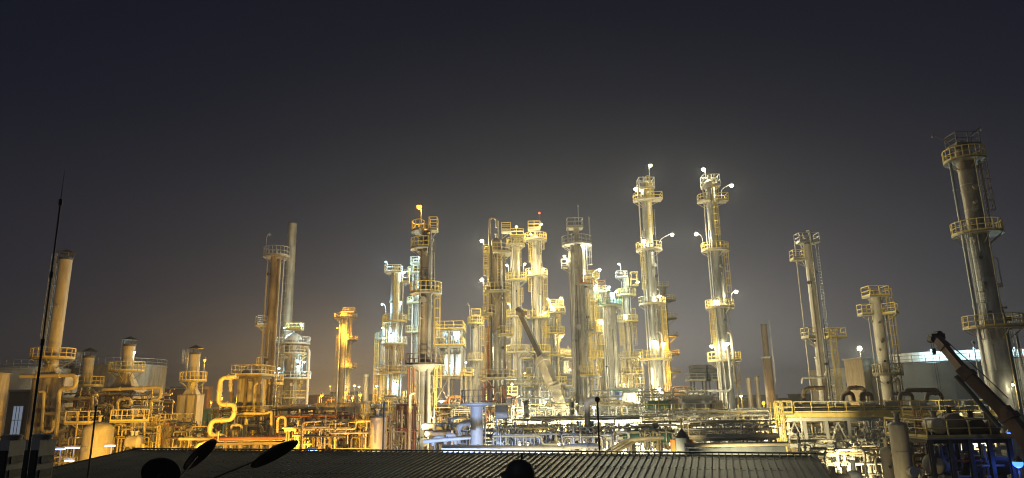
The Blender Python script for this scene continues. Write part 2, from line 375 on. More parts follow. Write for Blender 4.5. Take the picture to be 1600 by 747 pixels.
def frame(name, label, cat, x0, x1, y0, y1, zs, nx, ny, m='steel_dark', decks=(), rails=(), brace=(), rz=0., rm='yellow', w=.28, z0=0., pos=None, toe_h=.3, dm='grating'):
    """steel structure: columns, beams, braces, decks with railings; every member its own part"""
    cx, cyy = (x0 + x1) / 2, (y0 + y1) / 2; t = thing(name, label, cat, (cx, cyy, 0), rz); hx, hy = (x1 - x0) / 2, (y1 - y0) / 2
    X = [-hx + 2 * hx * i / nx for i in range(nx + 1)]; Yv = [-hy + 2 * hy * i / ny for i in range(ny + 1)]; zt = zs[-1]
    colm = MB().ibeam((0, 0, z0), (0, 0, zt), w, w).mesh('column', m)
    for a in X:
        for b in Yv: link('column', colm, t, (a, b, 0))
    bx = MB().ibeam((0, 0, 0), (2 * hx / nx - w, 0, 0), w * .7, w).mesh('beam', m); by = MB().ibeam((0, 0, 0), (0, 2 * hy / ny - w, 0), w * .7, w).mesh('beam', m)
    for i, z in enumerate(zs):
        zz = z - w / 2 - .02
        for b in Yv:
            for a in X[:-1]: link('beam', bx, t, (a + w / 2, b, zz))
        for a in X:
            for b in Yv[:-1]: link('beam', by, t, (a, b + w / 2, zz))
        if i in decks:
            d = MB().box((0, 0, z + .06), (2 * hx + .5, 2 * hy + .5, .1)).build('deck', dm, t)
            if i in rails:
                e = [(-hx - .2, -hy - .2, z + .11), (hx + .2, -hy - .2, z + .11), (hx + .2, hy + .2, z + .11), (-hx - .2, hy + .2, z + .11)]
                rail_line(MB(), e, 1.1, True).build('railing', rm, d)
    for i, bay in brace:
        za = z0 if i == 0 else zs[i - 1]; zb = zs[i] - w; a, b = X[bay] + w / 2, X[bay + 1] - w / 2
        MB().bar((a, Yv[0], za), (b, Yv[0], zb), .14).build('brace', m, t); MB().bar((b, Yv[0] + .16, za), (a, Yv[0] + .16, zb), .14).build('brace', m, t)
    return t

def valve(mb, p, r):
    p = Vector(p); mb.cyl(p - Vector((r * 1.6, 0, 0)), p + Vector((r * 1.6, 0, 0)), r * 1.5, n=8).cyl(p, p + Vector((0, 0, r * 4)), r * .5, n=6).cyl(p + Vector((0, 0, r * 4)), p + Vector((0, 0, r * 4.4)), r * 2, n=10)
def manifold(name, label, X0, X1, Y0, Y1, z0, z1, n, seed, mats=('pipe', 'pipe', 'galv', 'pipe_yellow', 'steel_dark'), rr=(.05, .16), cat='pipework', rz=0.):
    """a bank of process pipes, each pipe a part"""
    rg = random.Random(seed); t = thing(name, label, cat, ((X0 + X1) / 2, (Y0 + Y1) / 2, 0), rz); hx, hy = (X1 - X0) / 2, (Y1 - Y0) / 2
    for i in range(n):
        r = rg.uniform(*rr); k = rg.random(); x = rg.uniform(-hx, hx); y = rg.uniform(-hy, hy); m = rg.choice(mats); mb = MB(); z = rg.uniform(z0 + .35 * (z1 - z0), z1)
        if k < .30:                      # inverted U
            wd = rg.uniform(.8, 2.6) * rg.choice((-1, 1)); x2 = max(-hx, min(hx, x + wd)); P = [(x, y, z0), (x, y, z), (x2, y, z), (x2, y, rg.uniform(z0, z * .6 + z0 * .4))]
        elif k < .55:                    # riser with a run along x
            x2 = rg.uniform(-hx, hx); P = [(x, y, z0), (x, y, z), (x2, y, z)]
        elif k < .72:                    # run in depth then up
            y2 = rg.uniform(-hy, hy); P = [(x, y, z0), (x, y, z), (x, y2, z), (x, y2, z1)]
        elif k < .88:                    # long horizontal with step
            zz = rg.uniform(z0 + .3, z1); dz = rg.uniform(-.7, .7); P = [(-hx, y, zz), (x, y, zz), (x, y, zz + dz), (hx, y, zz + dz)]
        else:                            # plain vertical
            P = [(x, y, z0), (x, y, z1 + rg.uniform(0, .6))]
        if (Vector(P[0]) - Vector(P[1])).length < .3: continue
        mb.tube(P, r, 8, r * 3.2)
        for a, b in zip(P[:-1], P[1:]):
            a, b = Vector(a), Vector(b)
            if (b - a).length > 1.2:
                q = a + (b - a) * rg.uniform(.25, .75); d = (b - a).normalized() * .05; mb.cyl(q - d, q + d, r * 1.7, n=8)
                if rg.random() < .5 and abs(b.x - a.x) > 1: valve(mb, a + (b - a) * rg.uniform(.3, .7), r)
        mb.build('pipe', m, t)
    return t

def drum(name, label, c, L, d, rz=0., m='clad', cat='vessel', saddles=True, nozzles=2, group=None, zs=0.):
    """horizontal vessel with dished ends, saddles and nozzles; c is the middle of its axis"""
    c = Vector(c); t = thing(name, label, cat, (c.x, c.y, zs), rz, group); r = d / 2; zc = c.z - zs
    n = max(2, round(L / 1.4)); h = L / n
    me = MB()
    me.cyl((0, 0, 0), (h - .03, 0, 0), r, n=22, caps=False).cyl((h - .09, 0, 0), (h, 0, 0), r + .02, n=22)
    mm = me.mesh('shell_course', m)
    for i in range(n): link('shell_course', mm, t, (-L / 2 + i * h, 0, zc))
    for sg in (-1, 1):
        mb = MB(); mb.dome(r, r * .5, 22); o = mb.build('head', m, t, (sg * L / 2, 0, zc)); o.rotation_euler = (0, sg * R(90), 0)
        if saddles: MB().box((sg * L * .3, 0, (zc - r * .6) / 2), (.3, d * .8, zc - r * .6)).build('saddle', 'steel_dark', t)
    for i in range(nozzles):
        x = -L / 2 + L * (i + .7) / (nozzles + .4); MB().cyl((x, 0, zc + r - .05), (x, 0, zc + r + .35), .16, n=10).cyl((x, 0, zc + r + .35), (x, 0, zc + r + .43), .26, n=10).build('nozzle', m, t)
    return t

def vessel(name, label, px, py, Y, d, ztop, zbot=0., m='cream', cat='vessel', skirt=.8, head=.28, course=1.6):
    T = Tower(name, label, px, py, Y, cat); T.shell(zbot + skirt, ztop, d, None, m, course); MB().lathe([(d / 2 - .02, zbot), (d / 2 - .02, zbot + skirt)], 22).build('skirt', 'concrete', T.o)
    T.dome(ztop, d, d * head, m); return T

def trace(pts, Y): return [U(a, b, Y) for a, b in pts]
def loop_pipe(name, label, pts, Y, r, m='pipe_yellow', cat='pipe', bend=3.0, flanges=True, group=None):
    """one big process line standing in a vertical plane at distance Y"""
    P = trace(pts, Y); o = P[0].copy(); t = thing(name, label, cat, o, 0, group); Q = [p - o for p in P]
    MB().tube(Q, r, 14, r * bend, steps=7).build('pipe_run', m, t)
    if flanges:
        for a, b in zip(Q[:-1], Q[1:]):
            L = (b - a).length
            if L > 6 * r:
                d = (b - a).normalized()
                for f in ((.5,) if L < 5 else (.3, .7)): q = a + (b - a) * f; MB().cyl(q - d * .06, q + d * .06, r * 1.35, n=14).build('flange', m, t)
    return t
def post_lamp(label, px, py, Y, colour='sodium', power=1500, zbase=0., k=1., reach=0., name='lamp_post', m='galv', r=.06):
    b = U(px, py, Y); return lamp(b, (b.x + reach, b.y, zbase), colour, power, label, 'lamp posts in the plant yard', name, r, m, k)

# ================================================================ the setting
g = MB(); N = 24; S = 1150.
g.add([(-S, -60, 0), (S, -60, 0), (S, 1150, 0), (-S, 1150, 0)], [(0, 1, 2, 3)]); struct('ground', g, 'ground')
MB().box((-4, 92, .06), (150, 84, .12)).build('plant_pavement', 'concrete')['kind'] = 'structure'

# ================================================================ furnaces with stacks on the left
def rain_cap(T, z, d, m='steel_dark'):
    mb = MB().lathe([(d * .75, .55), (.02, 1.0)], 16, (0, 0, z)).lathe([(.001, .54), (d * .75, .55)], 16, (0, 0, z))
    for i in range(4): a = R(45 + 90 * i); mb.bar((math.cos(a) * d * .48, math.sin(a) * d * .48, z - .1), (math.cos(a) * d * .6, math.sin(a) * d * .6, z + .6), .06)
    mb.build('rain_cap', m, T.o)
def furnace(label, px, py, Y, stack_d, ytop, yplat, yhop, ybox, bw, bd, pa=(180, 400), ext=1.1, ladder_a=190, capm='steel_dark', band=True, conv_w=None, bx=0.):
    T = Tower('furnace', label, px, py, Y, 'furnace'); zt, zp, zh, zb = T.z(ytop), T.z(yplat), T.z(yhop), T.z(ybox)
    cw = conv_w or bw * .62
    # radiant box from wall panels between stiffeners
    n = max(2, round(bw / 1.1)); pw = bw / n
    pm = MB().box((0, 0, (zb - .6) / 2 + .6), (pw - .06, .08, zb - .6)).mesh('wall_panel', 'cream')
    for i in range(n):
        for y in (-bd / 2, bd / 2): link('wall_panel', pm, T.o, (bx - bw / 2 + (i + .5) * pw, y, 0))
    for x in (bx - bw / 2 + .02, bx + bw / 2 - .02): MB().box((x, 0, (zb - .6) / 2 + .6), (.08, bd - .1, zb - .6)).build('side_wall', 'cream', T.o)
    for i in range(n + 1): MB().ibeam((bx - bw / 2 + i * pw, -bd / 2 - .06, 0), (bx - bw / 2 + i * pw, -bd / 2 - .06, zb), .16, .2).build('stiffener', 'clad_tan', T.o)
    MB().box((bx, 0, zb + .06), (bw + .2, bd + .2, .12)).build('roof_plate', 'clad_tan', T.o)
    zc = (zb + zh) / 2 if zh > zb + 2 else zb + .12
    if zc > zb + .3:
        MB().box((0, 0, (zb + .12 + zc) / 2), (cw, bd * .6, zc - zb - .12)).build('convection_box', 'cream', T.o)
    # hopper from box to round stack
    q = MB(); n2 = 16; a = []; b = []
    for i in range(n2):
        t = 2 * math.pi * i / n2; c, s_ = math.cos(t), math.sin(t); k = 1 / max(abs(c), abs(s_)); a.append((c * k * cw / 2, s_ * k * bd * .3, zc)); b.append((c * stack_d / 2, s_ * stack_d / 2, zh))
    q.add(a + b, [(i, (i + 1) % n2, n2 + (i + 1) % n2, n2 + i) for i in range(n2)], False); q.build('hopper', 'cream', T.o)
    T.shell(zh, zt, stack_d, None, 'cream', 2.4)
    T.ring(zt - .25, .06, .25, 'steel_dark'); rain_cap(T, zt, stack_d, capm)
    T.plat(zp, pa[0], pa[1], ext, 'yellow', 'grating'); T.ladder(zp, zt - .5, ladder_a, m='galv'); T.manway((zh + zp) / 2 if zp > zh else zh + .5, 270, .2)
    return T
A = furnace('tall pale furnace stack at far left, dark cap, behind the black mast', 82, 560, 78, 1.35, 403, 560, 572, 588, 3.3, 2.6, (130, 395), 1.5, 185, conv_w=2.3, bx=.8)
A.manway(A.z(480), 290, .1); A.pipe(A.z(556), A.z(410), 165, .05, .6, 'galv')
B = furnace('short furnace stack with pointed rain cap, between two taller ones', 134, 600, 84, 1.2, 556, 603, 612, 632, 3.6, 4, (200, 390), 1.3, 175)
C = furnace('furnace stack with a white lamp beside its rain cap, fanned hopper below', 197, 590, 86, 1.35, 538, 580, 583, 606, 3.2, 3.0, (170, 370), 1.35, 170, conv_w=2.6, bx=.3)
D = furnace('lone pale furnace stack standing left of the yellow pipe loops', 301, 600, 90, 1.25, 551, 595, 606, 618, 2.3, 2.2, (170, 375), 1.0, 190, conv_w=1.8)
C.lamp(209, 550, 575, 'cyan', 500, 'beside the capped furnace stack', ext=.2)
post_lamp('orange lamp on a thin pole right of the lone furnace stack', 320, 562, 92, 'sodium', 700)

# storage tanks at left behind the furnaces
def tank(name, label, px, Y, d, ytop, m='tank_paint', rail='galv', courses=5, ztop=None, roof=.06, stair=None):
    T = Tower(name, label, px, 620, Y, 'tank'); zt = ztop or T.z(ytop); r = d / 2; n = 48; np_ = 16; h = zt / courses
    s = MB()
    for i in range(4):                                              # one curved plate
        a = 2 * math.pi * (i / 4) / np_
        pass
    me = MB(); seg = 3; vs = []
    for i in range(seg + 1):
        a = 2 * math.pi / np_ * i / seg * .995; vs += [(r * math.cos(a), r * math.sin(a), 0), (r * math.cos(a), r * math.sin(a), h - .02)]
    me.add(vs, [(2 * i, 2 * i + 2, 2 * i + 3, 2 * i + 1) for i in range(seg)], True); mm = me.mesh('shell_plate', m)
    for j in range(courses):
        for i in range(np_):
            a = 2 * math.pi * (i + (j % 2) * .5) / np_
            if math.sin(a + math.pi / np_) > .35: continue
            o = link('shell_plate', mm, T.o, (0, 0, j * h)); o.rotation_euler = (0, 0, a)
    MB().lathe([(r - .03, 0), (r - .03, zt)], 48).build('liner', m, T.o)
    MB().lathe([(r + .12, zt - .15), (r + .12, zt), (r, zt + .05), (.01, zt + r * roof * 2)], 48).build('roof', m, T.o)
    if rail: rail_line(MB(), arc_pts(r - .15, 150, 390, zt + .05, 8), 1.1).build('railing', rail, T.o)
    if stair:
        mb = MB()
        for i in range(28):
            a = R(stair + i * 2.2); z = .3 + i * (zt - .3) / 28; mb.sector((0, 0, z), r + .03, r + .8, math.degrees(a), math.degrees(a) + 2.4, .05, 2)
        mb.build('stair', 'galv', T.o)
        rail_line(MB(), [((r + .8) * math.cos(R(stair + i * 8.8)), (r + .8) * math.sin(R(stair + i * 8.8)), .3 + i * (zt - .3) / 7) for i in range(8)], 1.0, toe=False).build('stair_rail', 'galv', T.o)
    return T
tank('storage_tank', 'big dim storage tank at the far left edge, behind the furnace stack', 30, 104, 13, 578, stair=260)
tank('storage_tank', 'wide pale storage tank behind the two capped furnace stacks', 178, 112, 14.5, 574, 'clad_tan')
tank('storage_tank', 'small orange-lit tank cut off by the left picture edge', -16, 72, 3.0, 583, 'clad_tan', rail=None, courses=3)

# big yellow-lit process lines on the left
lp = loop_pipe
lp('process_pipe', 'thick dark-topped pipe stepping down right of the tall furnace', [(32, 588), (119, 586), (118, 607), (93, 607), (85, 720)], 74, 0.21, 'pipe_yellow')
lp('process_pipe', 'hanging U-bend pipe in front of the tall furnace wall', [(62, 612), (69, 612), (65, 674), (82, 675), (84, 655)], 73, 0.15, 'pipe_yellow')
lp('process_pipe', 'long yellow pipe running right under the fanned hopper, then stepping down', [(160, 609), (252, 605), (250, 624), (236, 624), (230, 720)], 76, 0.18, 'pipe_yellow')
lp('process_pipe', 'short arched yellow pipe between the two capped furnaces', [(182, 655), (184, 624), (204, 622), (203, 634), (193, 634)], 76.6, 0.16, 'pipe_yellow')
lp('process_pipe', 'horizontal yellow pipe crossing the tall furnace base', [(66, 647), (120, 646)], 75, 0.20, 'pipe_yellow')
lp('process_pipe', 'lower horizontal yellow pipe crossing the tall furnace base', [(72, 674), (122, 673)], 75, 0.15, 'pipe_yellow')
lp('process_pipe', 'upper yellow pipe stub between furnace and drum platform', [(97, 624), (150, 622), (150, 632)], 76.2, 0.17, 'pipe_yellow')
lp('process_pipe', 'slim yellow pipe running behind the drum platform railing', [(186, 654), (243, 651)], 78, 0.15, 'pipe_yellow')
lp('process_pipe', 'small elbowed yellow pipe right of the domed drum', [(144, 655), (145, 617), (152, 617)], 74.5, 0.12, 'pipe_yellow')
lp('process_pipe', 'elbowed yellow pipe left of the arched pipe', [(155, 634), (176, 632), (176, 650)], 75.8, 0.15, 'pipe_yellow')
lp('process_pipe', 'thick square yellow pipe loop, upper one left of the tall column', [(368, 588), (345, 590), (341, 632), (368, 632), (364, 656), (330, 657), (327, 680), (352, 681), (352, 700)], 69.5, 0.23, 'pipe_yellow', bend=2.6)
lp('process_pipe', 'yellow pipe stub hanging inside the upper square loop', [(360, 612), (360, 590), (372, 590)], 76, 0.18, 'pipe_yellow')
lp('process_pipe', 'thick yellow pipe with blind end crossing the tall column base', [(381, 646), (416, 646), (424, 642), (424, 682), (470, 683)], 73, 0.14, 'pipe_yellow')
lp('process_pipe', 'upright yellow pipe below the blind-ended pipe', [(385, 655), (381, 695)], 73.5, 0.18, 'pipe_yellow')
lp('process_pipe', 'small yellow elbow just above the dark roof edge', [(308, 710), (309, 695), (326, 692)], 66, 0.20, 'pipe_yellow')
lp('process_pipe', 'long horizontal yellow pipe low behind the dark roof', [(280, 686), (350, 686)], 70, 0.15, 'pipe_yellow')

# domed drum with ladder and platform
v1 = vessel('domed_drum', 'fat yellow-lit domed drum behind the left roof edge', 152, 690, 70, 2.75, zat(672, -42, 70), 0, 'cream')
zz = v1.z(660); v1.box_plat(zz, -1.5, -.4, 2.4, 1.8); v1.ladder(2, zz, 218, .5, cage=False)
v1.box_plat(v1.z(659), 2.5, .8, 3.4, 1.0, strut=False); v1.manway(v1.z(700), 265, .2); v1.ring(v1.z(702), .08, .2, 'cream')
drum('horizontal_drum', 'small yellow horizontal drum behind the dark roof edge, left', U(209, 691, 71), 1.0, 1.3, 0, 'cream')
v2 = vessel('caged_drum', 'yellow vertical drum wrapped by railing and caged ladder', 269, 690, 76, 2.0, zat(664, -37.6, 76), 0, 'cream')
v2.plat(v2.z(663), 150, 400, .8); v2.ladder(1, v2.z(663), 200, .5); v2.box_plat(v2.z(668), -1.9, 0, 1.3, 1.6)
manifold('pipe_manifold', 'tangle of small yellow valves and pipes between drum and stepped pipe', *[U(178, 690, 72).x, U(232, 690, 72).x], 71, 76, 3.2, 7.4, 24, 5, ('pipe_yellow', 'pipe', 'yellow'), (.05, .13))
manifold('pipe_manifold', 'yellow pipes between the tall furnace and the domed drum', U(92, 690, 73).x, U(132, 690, 73).x, 72, 76, 3., 8, 16, 6, ('pipe_yellow', 'pipe', 'steel_brown'), (.05, .14))
manifold('pipe_manifold', 'dim pipes low between the caged drum and the square loops', U(275, 690, 78).x, U(330, 690, 78).x, 77, 82, 3.0, 6.6, 18, 7, ('pipe_yellow', 'pipe', 'steel_brown', 'galv'), (.05, .13))
frame('equipment_rack', 'low yellow-railed steel deck left of the domed drum', 'steel structure', U(88, 700, 70).x, U(122, 700, 70).x, 70, 72.5, [3.4], 3, 1, 'steel_brown', (0,), (0,))
frame('equipment_rack', 'narrow pipe support frame behind the domed drum', 'steel structure', U(172, 690, 77).x, U(245, 690, 77).x, 77, 80, [4.0, 6.6], 4, 1, 'steel_brown', (1,), (1,), ((0, 0), (0, 2)))

# far walls and containers at left
def building(name, label, px0, px1, ytop, Y, dep, m, wins=(), rz=0., roofm='concrete', panels=0, cat='building', wm='glass'):
    a, b = U(px0, 620, Y), U(px1, 620, Y); cx = (a.x + b.x) / 2; wd = b.x - a.x; t = thing(name, label, cat, (cx, Y + dep / 2, 0), rz); zt = zat(ytop, cx, Y)
    if panels:
        pw = wd / panels; me = MB().box((0, -dep / 2, zt / 2), (pw - .05, .12, zt)).mesh('wall_panel', m)
        for i in range(panels): link('wall_panel', me, t, (-wd / 2 + (i + .5) * pw, 0, 0))
        MB().box((0, .06, zt / 2), (wd - .02, dep - .12, zt - .02)).build('wall', m, t)
    else: MB().box((0, 0, zt / 2), (wd, dep, zt)).build('wall', m, t)
    MB().box((0, 0, zt + .12), (wd + .4, dep + .4, .24)).build('roof', roofm, t)
    for (fx, fz, ww, wh) in wins:
        x = -wd / 2 + fx * wd; z = fz * zt
        f = MB().box((x, -dep / 2 - .06, z), (ww + .2, .12, wh + .2)).build('window', 'galv', t); MB().box((x, -dep / 2 - .13, z), (ww, .04, wh)).build('pane', wm, f)
        mb = MB()
        for i in range(1, 3): mb.box((x - ww / 2 + ww * i / 3, -dep / 2 - .16, z), (.06, .03, wh))
        mb.box((x, -dep / 2 - .16, z + wh * .1), (ww, .03, .06)); mb.build('glazing_bar', 'steel_dark', f)
    return t
building('control_building', 'dim building with a barred lit window behind the air conditioner units', 14, 58, 612, 84, 4, 'steel_brown', [(.42, .67, 1.1, 4.0)], wm='lit_pane')
building('brick_store', 'dark reddish low building between the furnace stacks', 236, 288, 608, 135, 10, 'brick_wall', [(.25, .6, 1.2, 1.0), (.7, .6, 1.2, 1.0)])
building('shipping_container', 'reddish container-like box right of the brick store', 266, 312, 606, 150, 6, 'rust', panels=8, cat='container', roofm='rust')
building('green_store', 'low greenish store behind the lone furnace stack', 312, 348, 640, 112, 6, 'green', panels=5)

# ================================================================ mid-left columns
E = Tower('column', 'tall clad column crowned by one round railed platform, left of centre', 416, 640, 90)
ze = E.z(402); E.shell(.6, E.z(642), 1.5, None, 'clad_tan', 1.4).shell(E.z(642), ze, 1.35, None, 'clad_tan', 1.4); E.dome(ze, 1.35, .5, 'clad_tan')
E.plat(ze + .1, 0, 360, 1.0, 'galv', 'clad_tan', h=1.2); E.pipe(2, ze - .5, 318, .21, .05, 'clad_tan', 'in'); E.pipe(2, ze - .3, 200, .09, .2, 'galv'); E.pipe(2, ze - .3, 345, .08, .35, 'galv')
E.ladder(E.z(620), ze, 20, .35, m='galv'); E.plat(E.z(508), 140, 230, 1.4, 'galv'); E.plat(E.z(600), 300, 420, 1.2, 'yellow'); E.plat(E.z(572), 150, 250, .9, 'yellow')
lamp(U(421, 367, 90), (U(417, 400, 90).x, 89.4, ze), 'white', 0, 'unlit thin lamp pole on the crowned column', None, 'lamp_pole')
F = Tower('chimney', 'smooth tall chimney with spiral strakes, behind the crowned column', 446, 540, 124, 'chimney')
zf = F.z(350); F.shell(0, zf, 2.2, 1.5, 'clad_tan', 4.0); F.flat(zf, 1.6)
for k in range(3):
    mb = MB(); z0, z1 = zf * .52, zf - .6
    mb.tube([(F.rad(z0 + (z1 - z0) * i / 60) * 1.03 * math.cos(2 * math.pi * (i / 17 + k / 3)), F.rad(z0 + (z1 - z0) * i / 60) * 1.03 * math.sin(2 * math.pi * (i / 17 + k / 3)), z0 + (z1 - z0) * i / 60) for i in range(61)], .045, 4, caps=False); mb.build('spiral_strake', 'clad_tan', F.o)
Gt = Tower('reactor', 'fat domed reactor wrapped in railed platforms, lit cold white', 455, 590, 112, 'reactor')
zg = Gt.z(532); Gt.shell(0, Gt.z(580), 2.9, None, 'grey_paint', 1.6).shell(Gt.z(580), zg, 2.7, None, 'silver', 1.6); Gt.dome(zg, 2.7, 1.25, 'white_paint')
Gt.plat(zg - .6, 170, 400, 1.3, 'white_paint'); Gt.plat(Gt.z(553), 180, 390, 1.2, 'white_paint'); Gt.plat(Gt.z(592), 150, 400, 1.6, 'white_paint'); Gt.plat(Gt.z(622), 180, 360, 1.3, 'yellow')
Gt.box_plat(Gt.z(515), 0, 0, 2.6, 2.2, 'yellow', strut=False); Gt.pipe(1, Gt.z(545), 350, .28, 1.1, 'white_paint', 'in'); Gt.pipe(1, Gt.z(560), 300, .14, .2); Gt.pipe(1, zg, 240, .1, .2); Gt.ladder(Gt.z(592), zg, 215)
for i in range(6): Gt.manway(Gt.z(545 + i * 14), 270 + (-1) ** i * 22, .22, 'white_paint')
Gt.lamp(471, 507, 530, 'cyan', 900, 'right of the reactor dome'); Gt.lamp(475, 565, 592, 'cyan', 800, 'right of the reactor middle'); Gt.lamp(445, 512, 516, 'cyan', 600, 'above the reactor dome', ext=.1)
Gt.lamp(436, 575, 592, 'cyan', 500, 'left of the reactor middle')
Hh = Tower('column', 'hazy orange-lit column standing alone far behind, left of centre', 536, 600, 172)
zh = Hh.z(492); Hh.shell(0, zh, 2.5, None, 'clad_tan', 2).dome(zh, 2.5, .8, 'clad_tan'); Hh.plat(Hh.z(497), 150, 390, 1.6); Hh.box_plat(Hh.z(488), .8, 0, 3, 2); Hh.plat(Hh.z(532), 300, 420, 1.8); Hh.plat(Hh.z(575), 280, 420, 1.8); Hh.ladder(2, Hh.z(497), 330); Hh.ladder(2, Hh.z(530), 200); Hh.pipe(1, zh, 230, .2, .2, 'pipe', 'in'); Hh.pipe(1, zh - 2, 300, .2)
for i, (a, b, c) in enumerate(((527, 512, 520), (543, 522, 532), (543, 568, 576), (534, 487, 492))): Hh.lamp(a, b, c, 'sodium', 1500, ['left of', 'right of', 'low right of', 'on top of'][i] + ' the hazy orange column', k=1.5, dY=-2.6)

# structure of vessels between the pipe loops and column E
fr = frame('process_structure', 'steel structure packed with yellow upright vessels, left of the tall column', 'steel structure', U(366, 640, 80).x, U(408, 640, 80).x, 79, 83, [3.5, zat(636, -32, 80), zat(588, -32, 80)], 2, 1, 'steel_brown', (1, 2), (2,), ((0, 0), (0, 1), (1, 0)))
zd = zat(636, -32, 80) + .11
for i, (px, y, d) in enumerate(((374, 590, .8), (381, 579, 1.0), (390, 594, .9), (397, 580, .8), (405, 582, .7))):
    q = vessel('upright_vessel', ['leftmost slim yellow vessel on the packed structure', 'domed yellow vessel rising above the packed structure', 'middle yellow vessel on the packed structure', 'tall narrow yellow vessel right on the packed structure', 'thin yellow vessel nearest the tall crowned column'][i], px, 640, 81, d, zat(y + 3, -32, 81), zd, 'cream', skirt=.3)
manifold('pipe_manifold', 'bright yellow pipes at the foot of the tall crowned column', U(366, 680, 77).x, U(420, 680, 77).x, 75, 79, 2.5, 7.6, 22, 11, ('pipe_yellow', 'pipe', 'cream', 'steel_brown'), (.06, .18))

# ================================================================ cyan-lit column, near column with saddle ring
I = Tower('column', 'slim silver column lit cold blue-white, left of the big near column', 615, 600, 108)
zi = I.z(430); I.shell(.5, I.z(508), 1.75, None, 'silver', 1.6).shell(I.z(508), zi, 1.6, None, 'silver', 1.6).dome(zi, 1.6, .5, 'silver')
I.box_plat(I.z(426), -.4, -.2, 2.6, 2.0, 'white_paint'); I.box_plat(I.z(442), 1.5, -.3, 1.2, 1.6, 'yellow', h=1.9); I.plat(I.z(503), 180, 400, 1.05, 'yellow'); I.plat(I.z(538), 150, 390, 1.1, 'white_paint'); I.plat(I.z(583), 180, 390, 1.2, 'yellow'); I.plat(I.z(622), 180, 390, 1.3, 'yellow')
I.ladder(I.z(503), I.z(426), 280, .3, m='yellow'); I.ladder(I.z(583), I.z(538), 330); I.ladder(I.z(622), I.z(583), 300); I.pipe(2, I.z(440), 345, .12, .2, 'silver', 'in'); I.pipe(2, I.z(505), 230, .14, .2, 'silver')
for a, b, c, wh in ((603, 409, 426, 'at top left of the cold-lit silver column'), (632, 425, 443, 'at top right of the cold-lit silver column'), (597, 475, 503, 'left of the cold-lit silver column'), (627, 472, 503, 'right of the cold-lit silver column'), (598, 512, 538, 'low left of the cold-lit silver column')): I.lamp(a, b, c, 'cyan', 700, wh, ext=.7, k=.8)
I.lamp(611, 523, 538, 'cyan', 500, 'in front of the cold-lit silver column', ext=.3, dY=-1.6, kind='short stalk'); I.lamp(620, 600, 622, 'cyan', 400, 'low in front of the cold-lit silver column', dY=-1.6, kind='short stalk')
I2 = Tower('column', 'dim slim column just left of the cold-lit silver column', 597, 600, 116); I2.shell(0, I2.z(515), 1.0, None, 'clad', 1.8).dome(I2.z(515), 1.0, .3); I2.plat(I2.z(530), 180, 360, .7, 'galv'); I2.pipe(1, I2.z(520), 300, .1, .15); I2.plat(I2.z(585), 180, 360, .8, 'galv'); I2.ladder(2, I2.z(530), 200)
J = Tower('column', 'pale lit column half hidden behind the big near column', 652, 600, 118)
zj = J.z(425); J.shell(0, zj, 1.7, None, 'silver', 1.6).dome(zj, 1.7, .5, 'silver'); J.box_plat(J.z(412), -.3, 0, 2.4, 2, 'white_paint'); J.plat(J.z(428), 180, 360, 1.2, 'yellow'); J.plat(J.z(475), 160, 330, 1.2, 'yellow'); J.plat(J.z(520), 160, 330, 1.3, 'yellow'); J.ladder(J.z(428), J.z(412), 200, cage=False); J.pipe(2, J.z(405), 215, .13, .2, 'white_paint', 'in'); J.ladder(J.z(520), J.z(475), 190)
J.lamp(642, 470, 476, 'cyan', 500, 'on the half-hidden pale column'); J.lamp(655, 402, 412, 'cyan', 350, 'on top of the half-hidden pale column', k=.6); J.lamp(640, 420, 428, 'cyan', 350, 'upper left on the half-hidden pale column', k=.6)
K = Tower('column', 'big near column with wide saddle ring, orange lamp on its top', 663, 620, 73)
zr = K.z(570); zk = K.z(385); K.shell(0, zr, 1.48, None, 'silver', 1.25).shell(zr, zk, 1.3, None, 'clad_tan', 1.25); K.shell(zk, K.z(362), 1.1, None, 'clad_tan', 1.2); K.dome(K.z(362), 1.1, .3, 'clad_tan')
MB().lathe([(.75, zr - .75), (1.5, zr - .15), (2.15, zr - .12), (2.15, zr), (.65, zr)], 28).build('saddle_ring', 'galv', K.o); rail_line(MB(), arc_pts(2.0, 150, 390, zr), 1.1).build('saddle_railing', 'steel_brown', K.o)
K.plat(K.z(458), 150, 405, 1.05, 'yellow', 'galv'); K.plat(K.z(389), 165, 285, 1.05, 'yellow', 'galv'); K.plat(K.z(362), 130, 250, 1.1, 'yellow', 'galv', r=.55); K.box_plat(K.z(360), .75, -.1, .95, 1.3, 'yellow', h=1.35)
K.pipe(2, K.z(368), 300, .2, .1, 'silver', 'in'); K.pipe(3, K.z(395), 235, .08, .12, 'clad_tan'); K.pipe(2, zr, 345, .1, .25, 'silver'); K.ladder(K.z(458), K.z(389), 330, m='steel_brown', cage=False); K.ladder(K.z(560), K.z(458), 15); K.manway(K.z(470), 262, .25); K.manway(K.z(690), 275, .35)
K.lamp(655, 322, 362, 'sodium', 900, 'high above the big near column', k=1.7, ext=.5, kind='tall thin pole'); K.pipe(2, K.z(575), 205, .07, .6, 'pipe_red'); K.pipe(2, K.z(575), 195, .07, .9, 'pipe_red'); K.pipe(2, K.z(560), 212, .08, .4, 'rust')

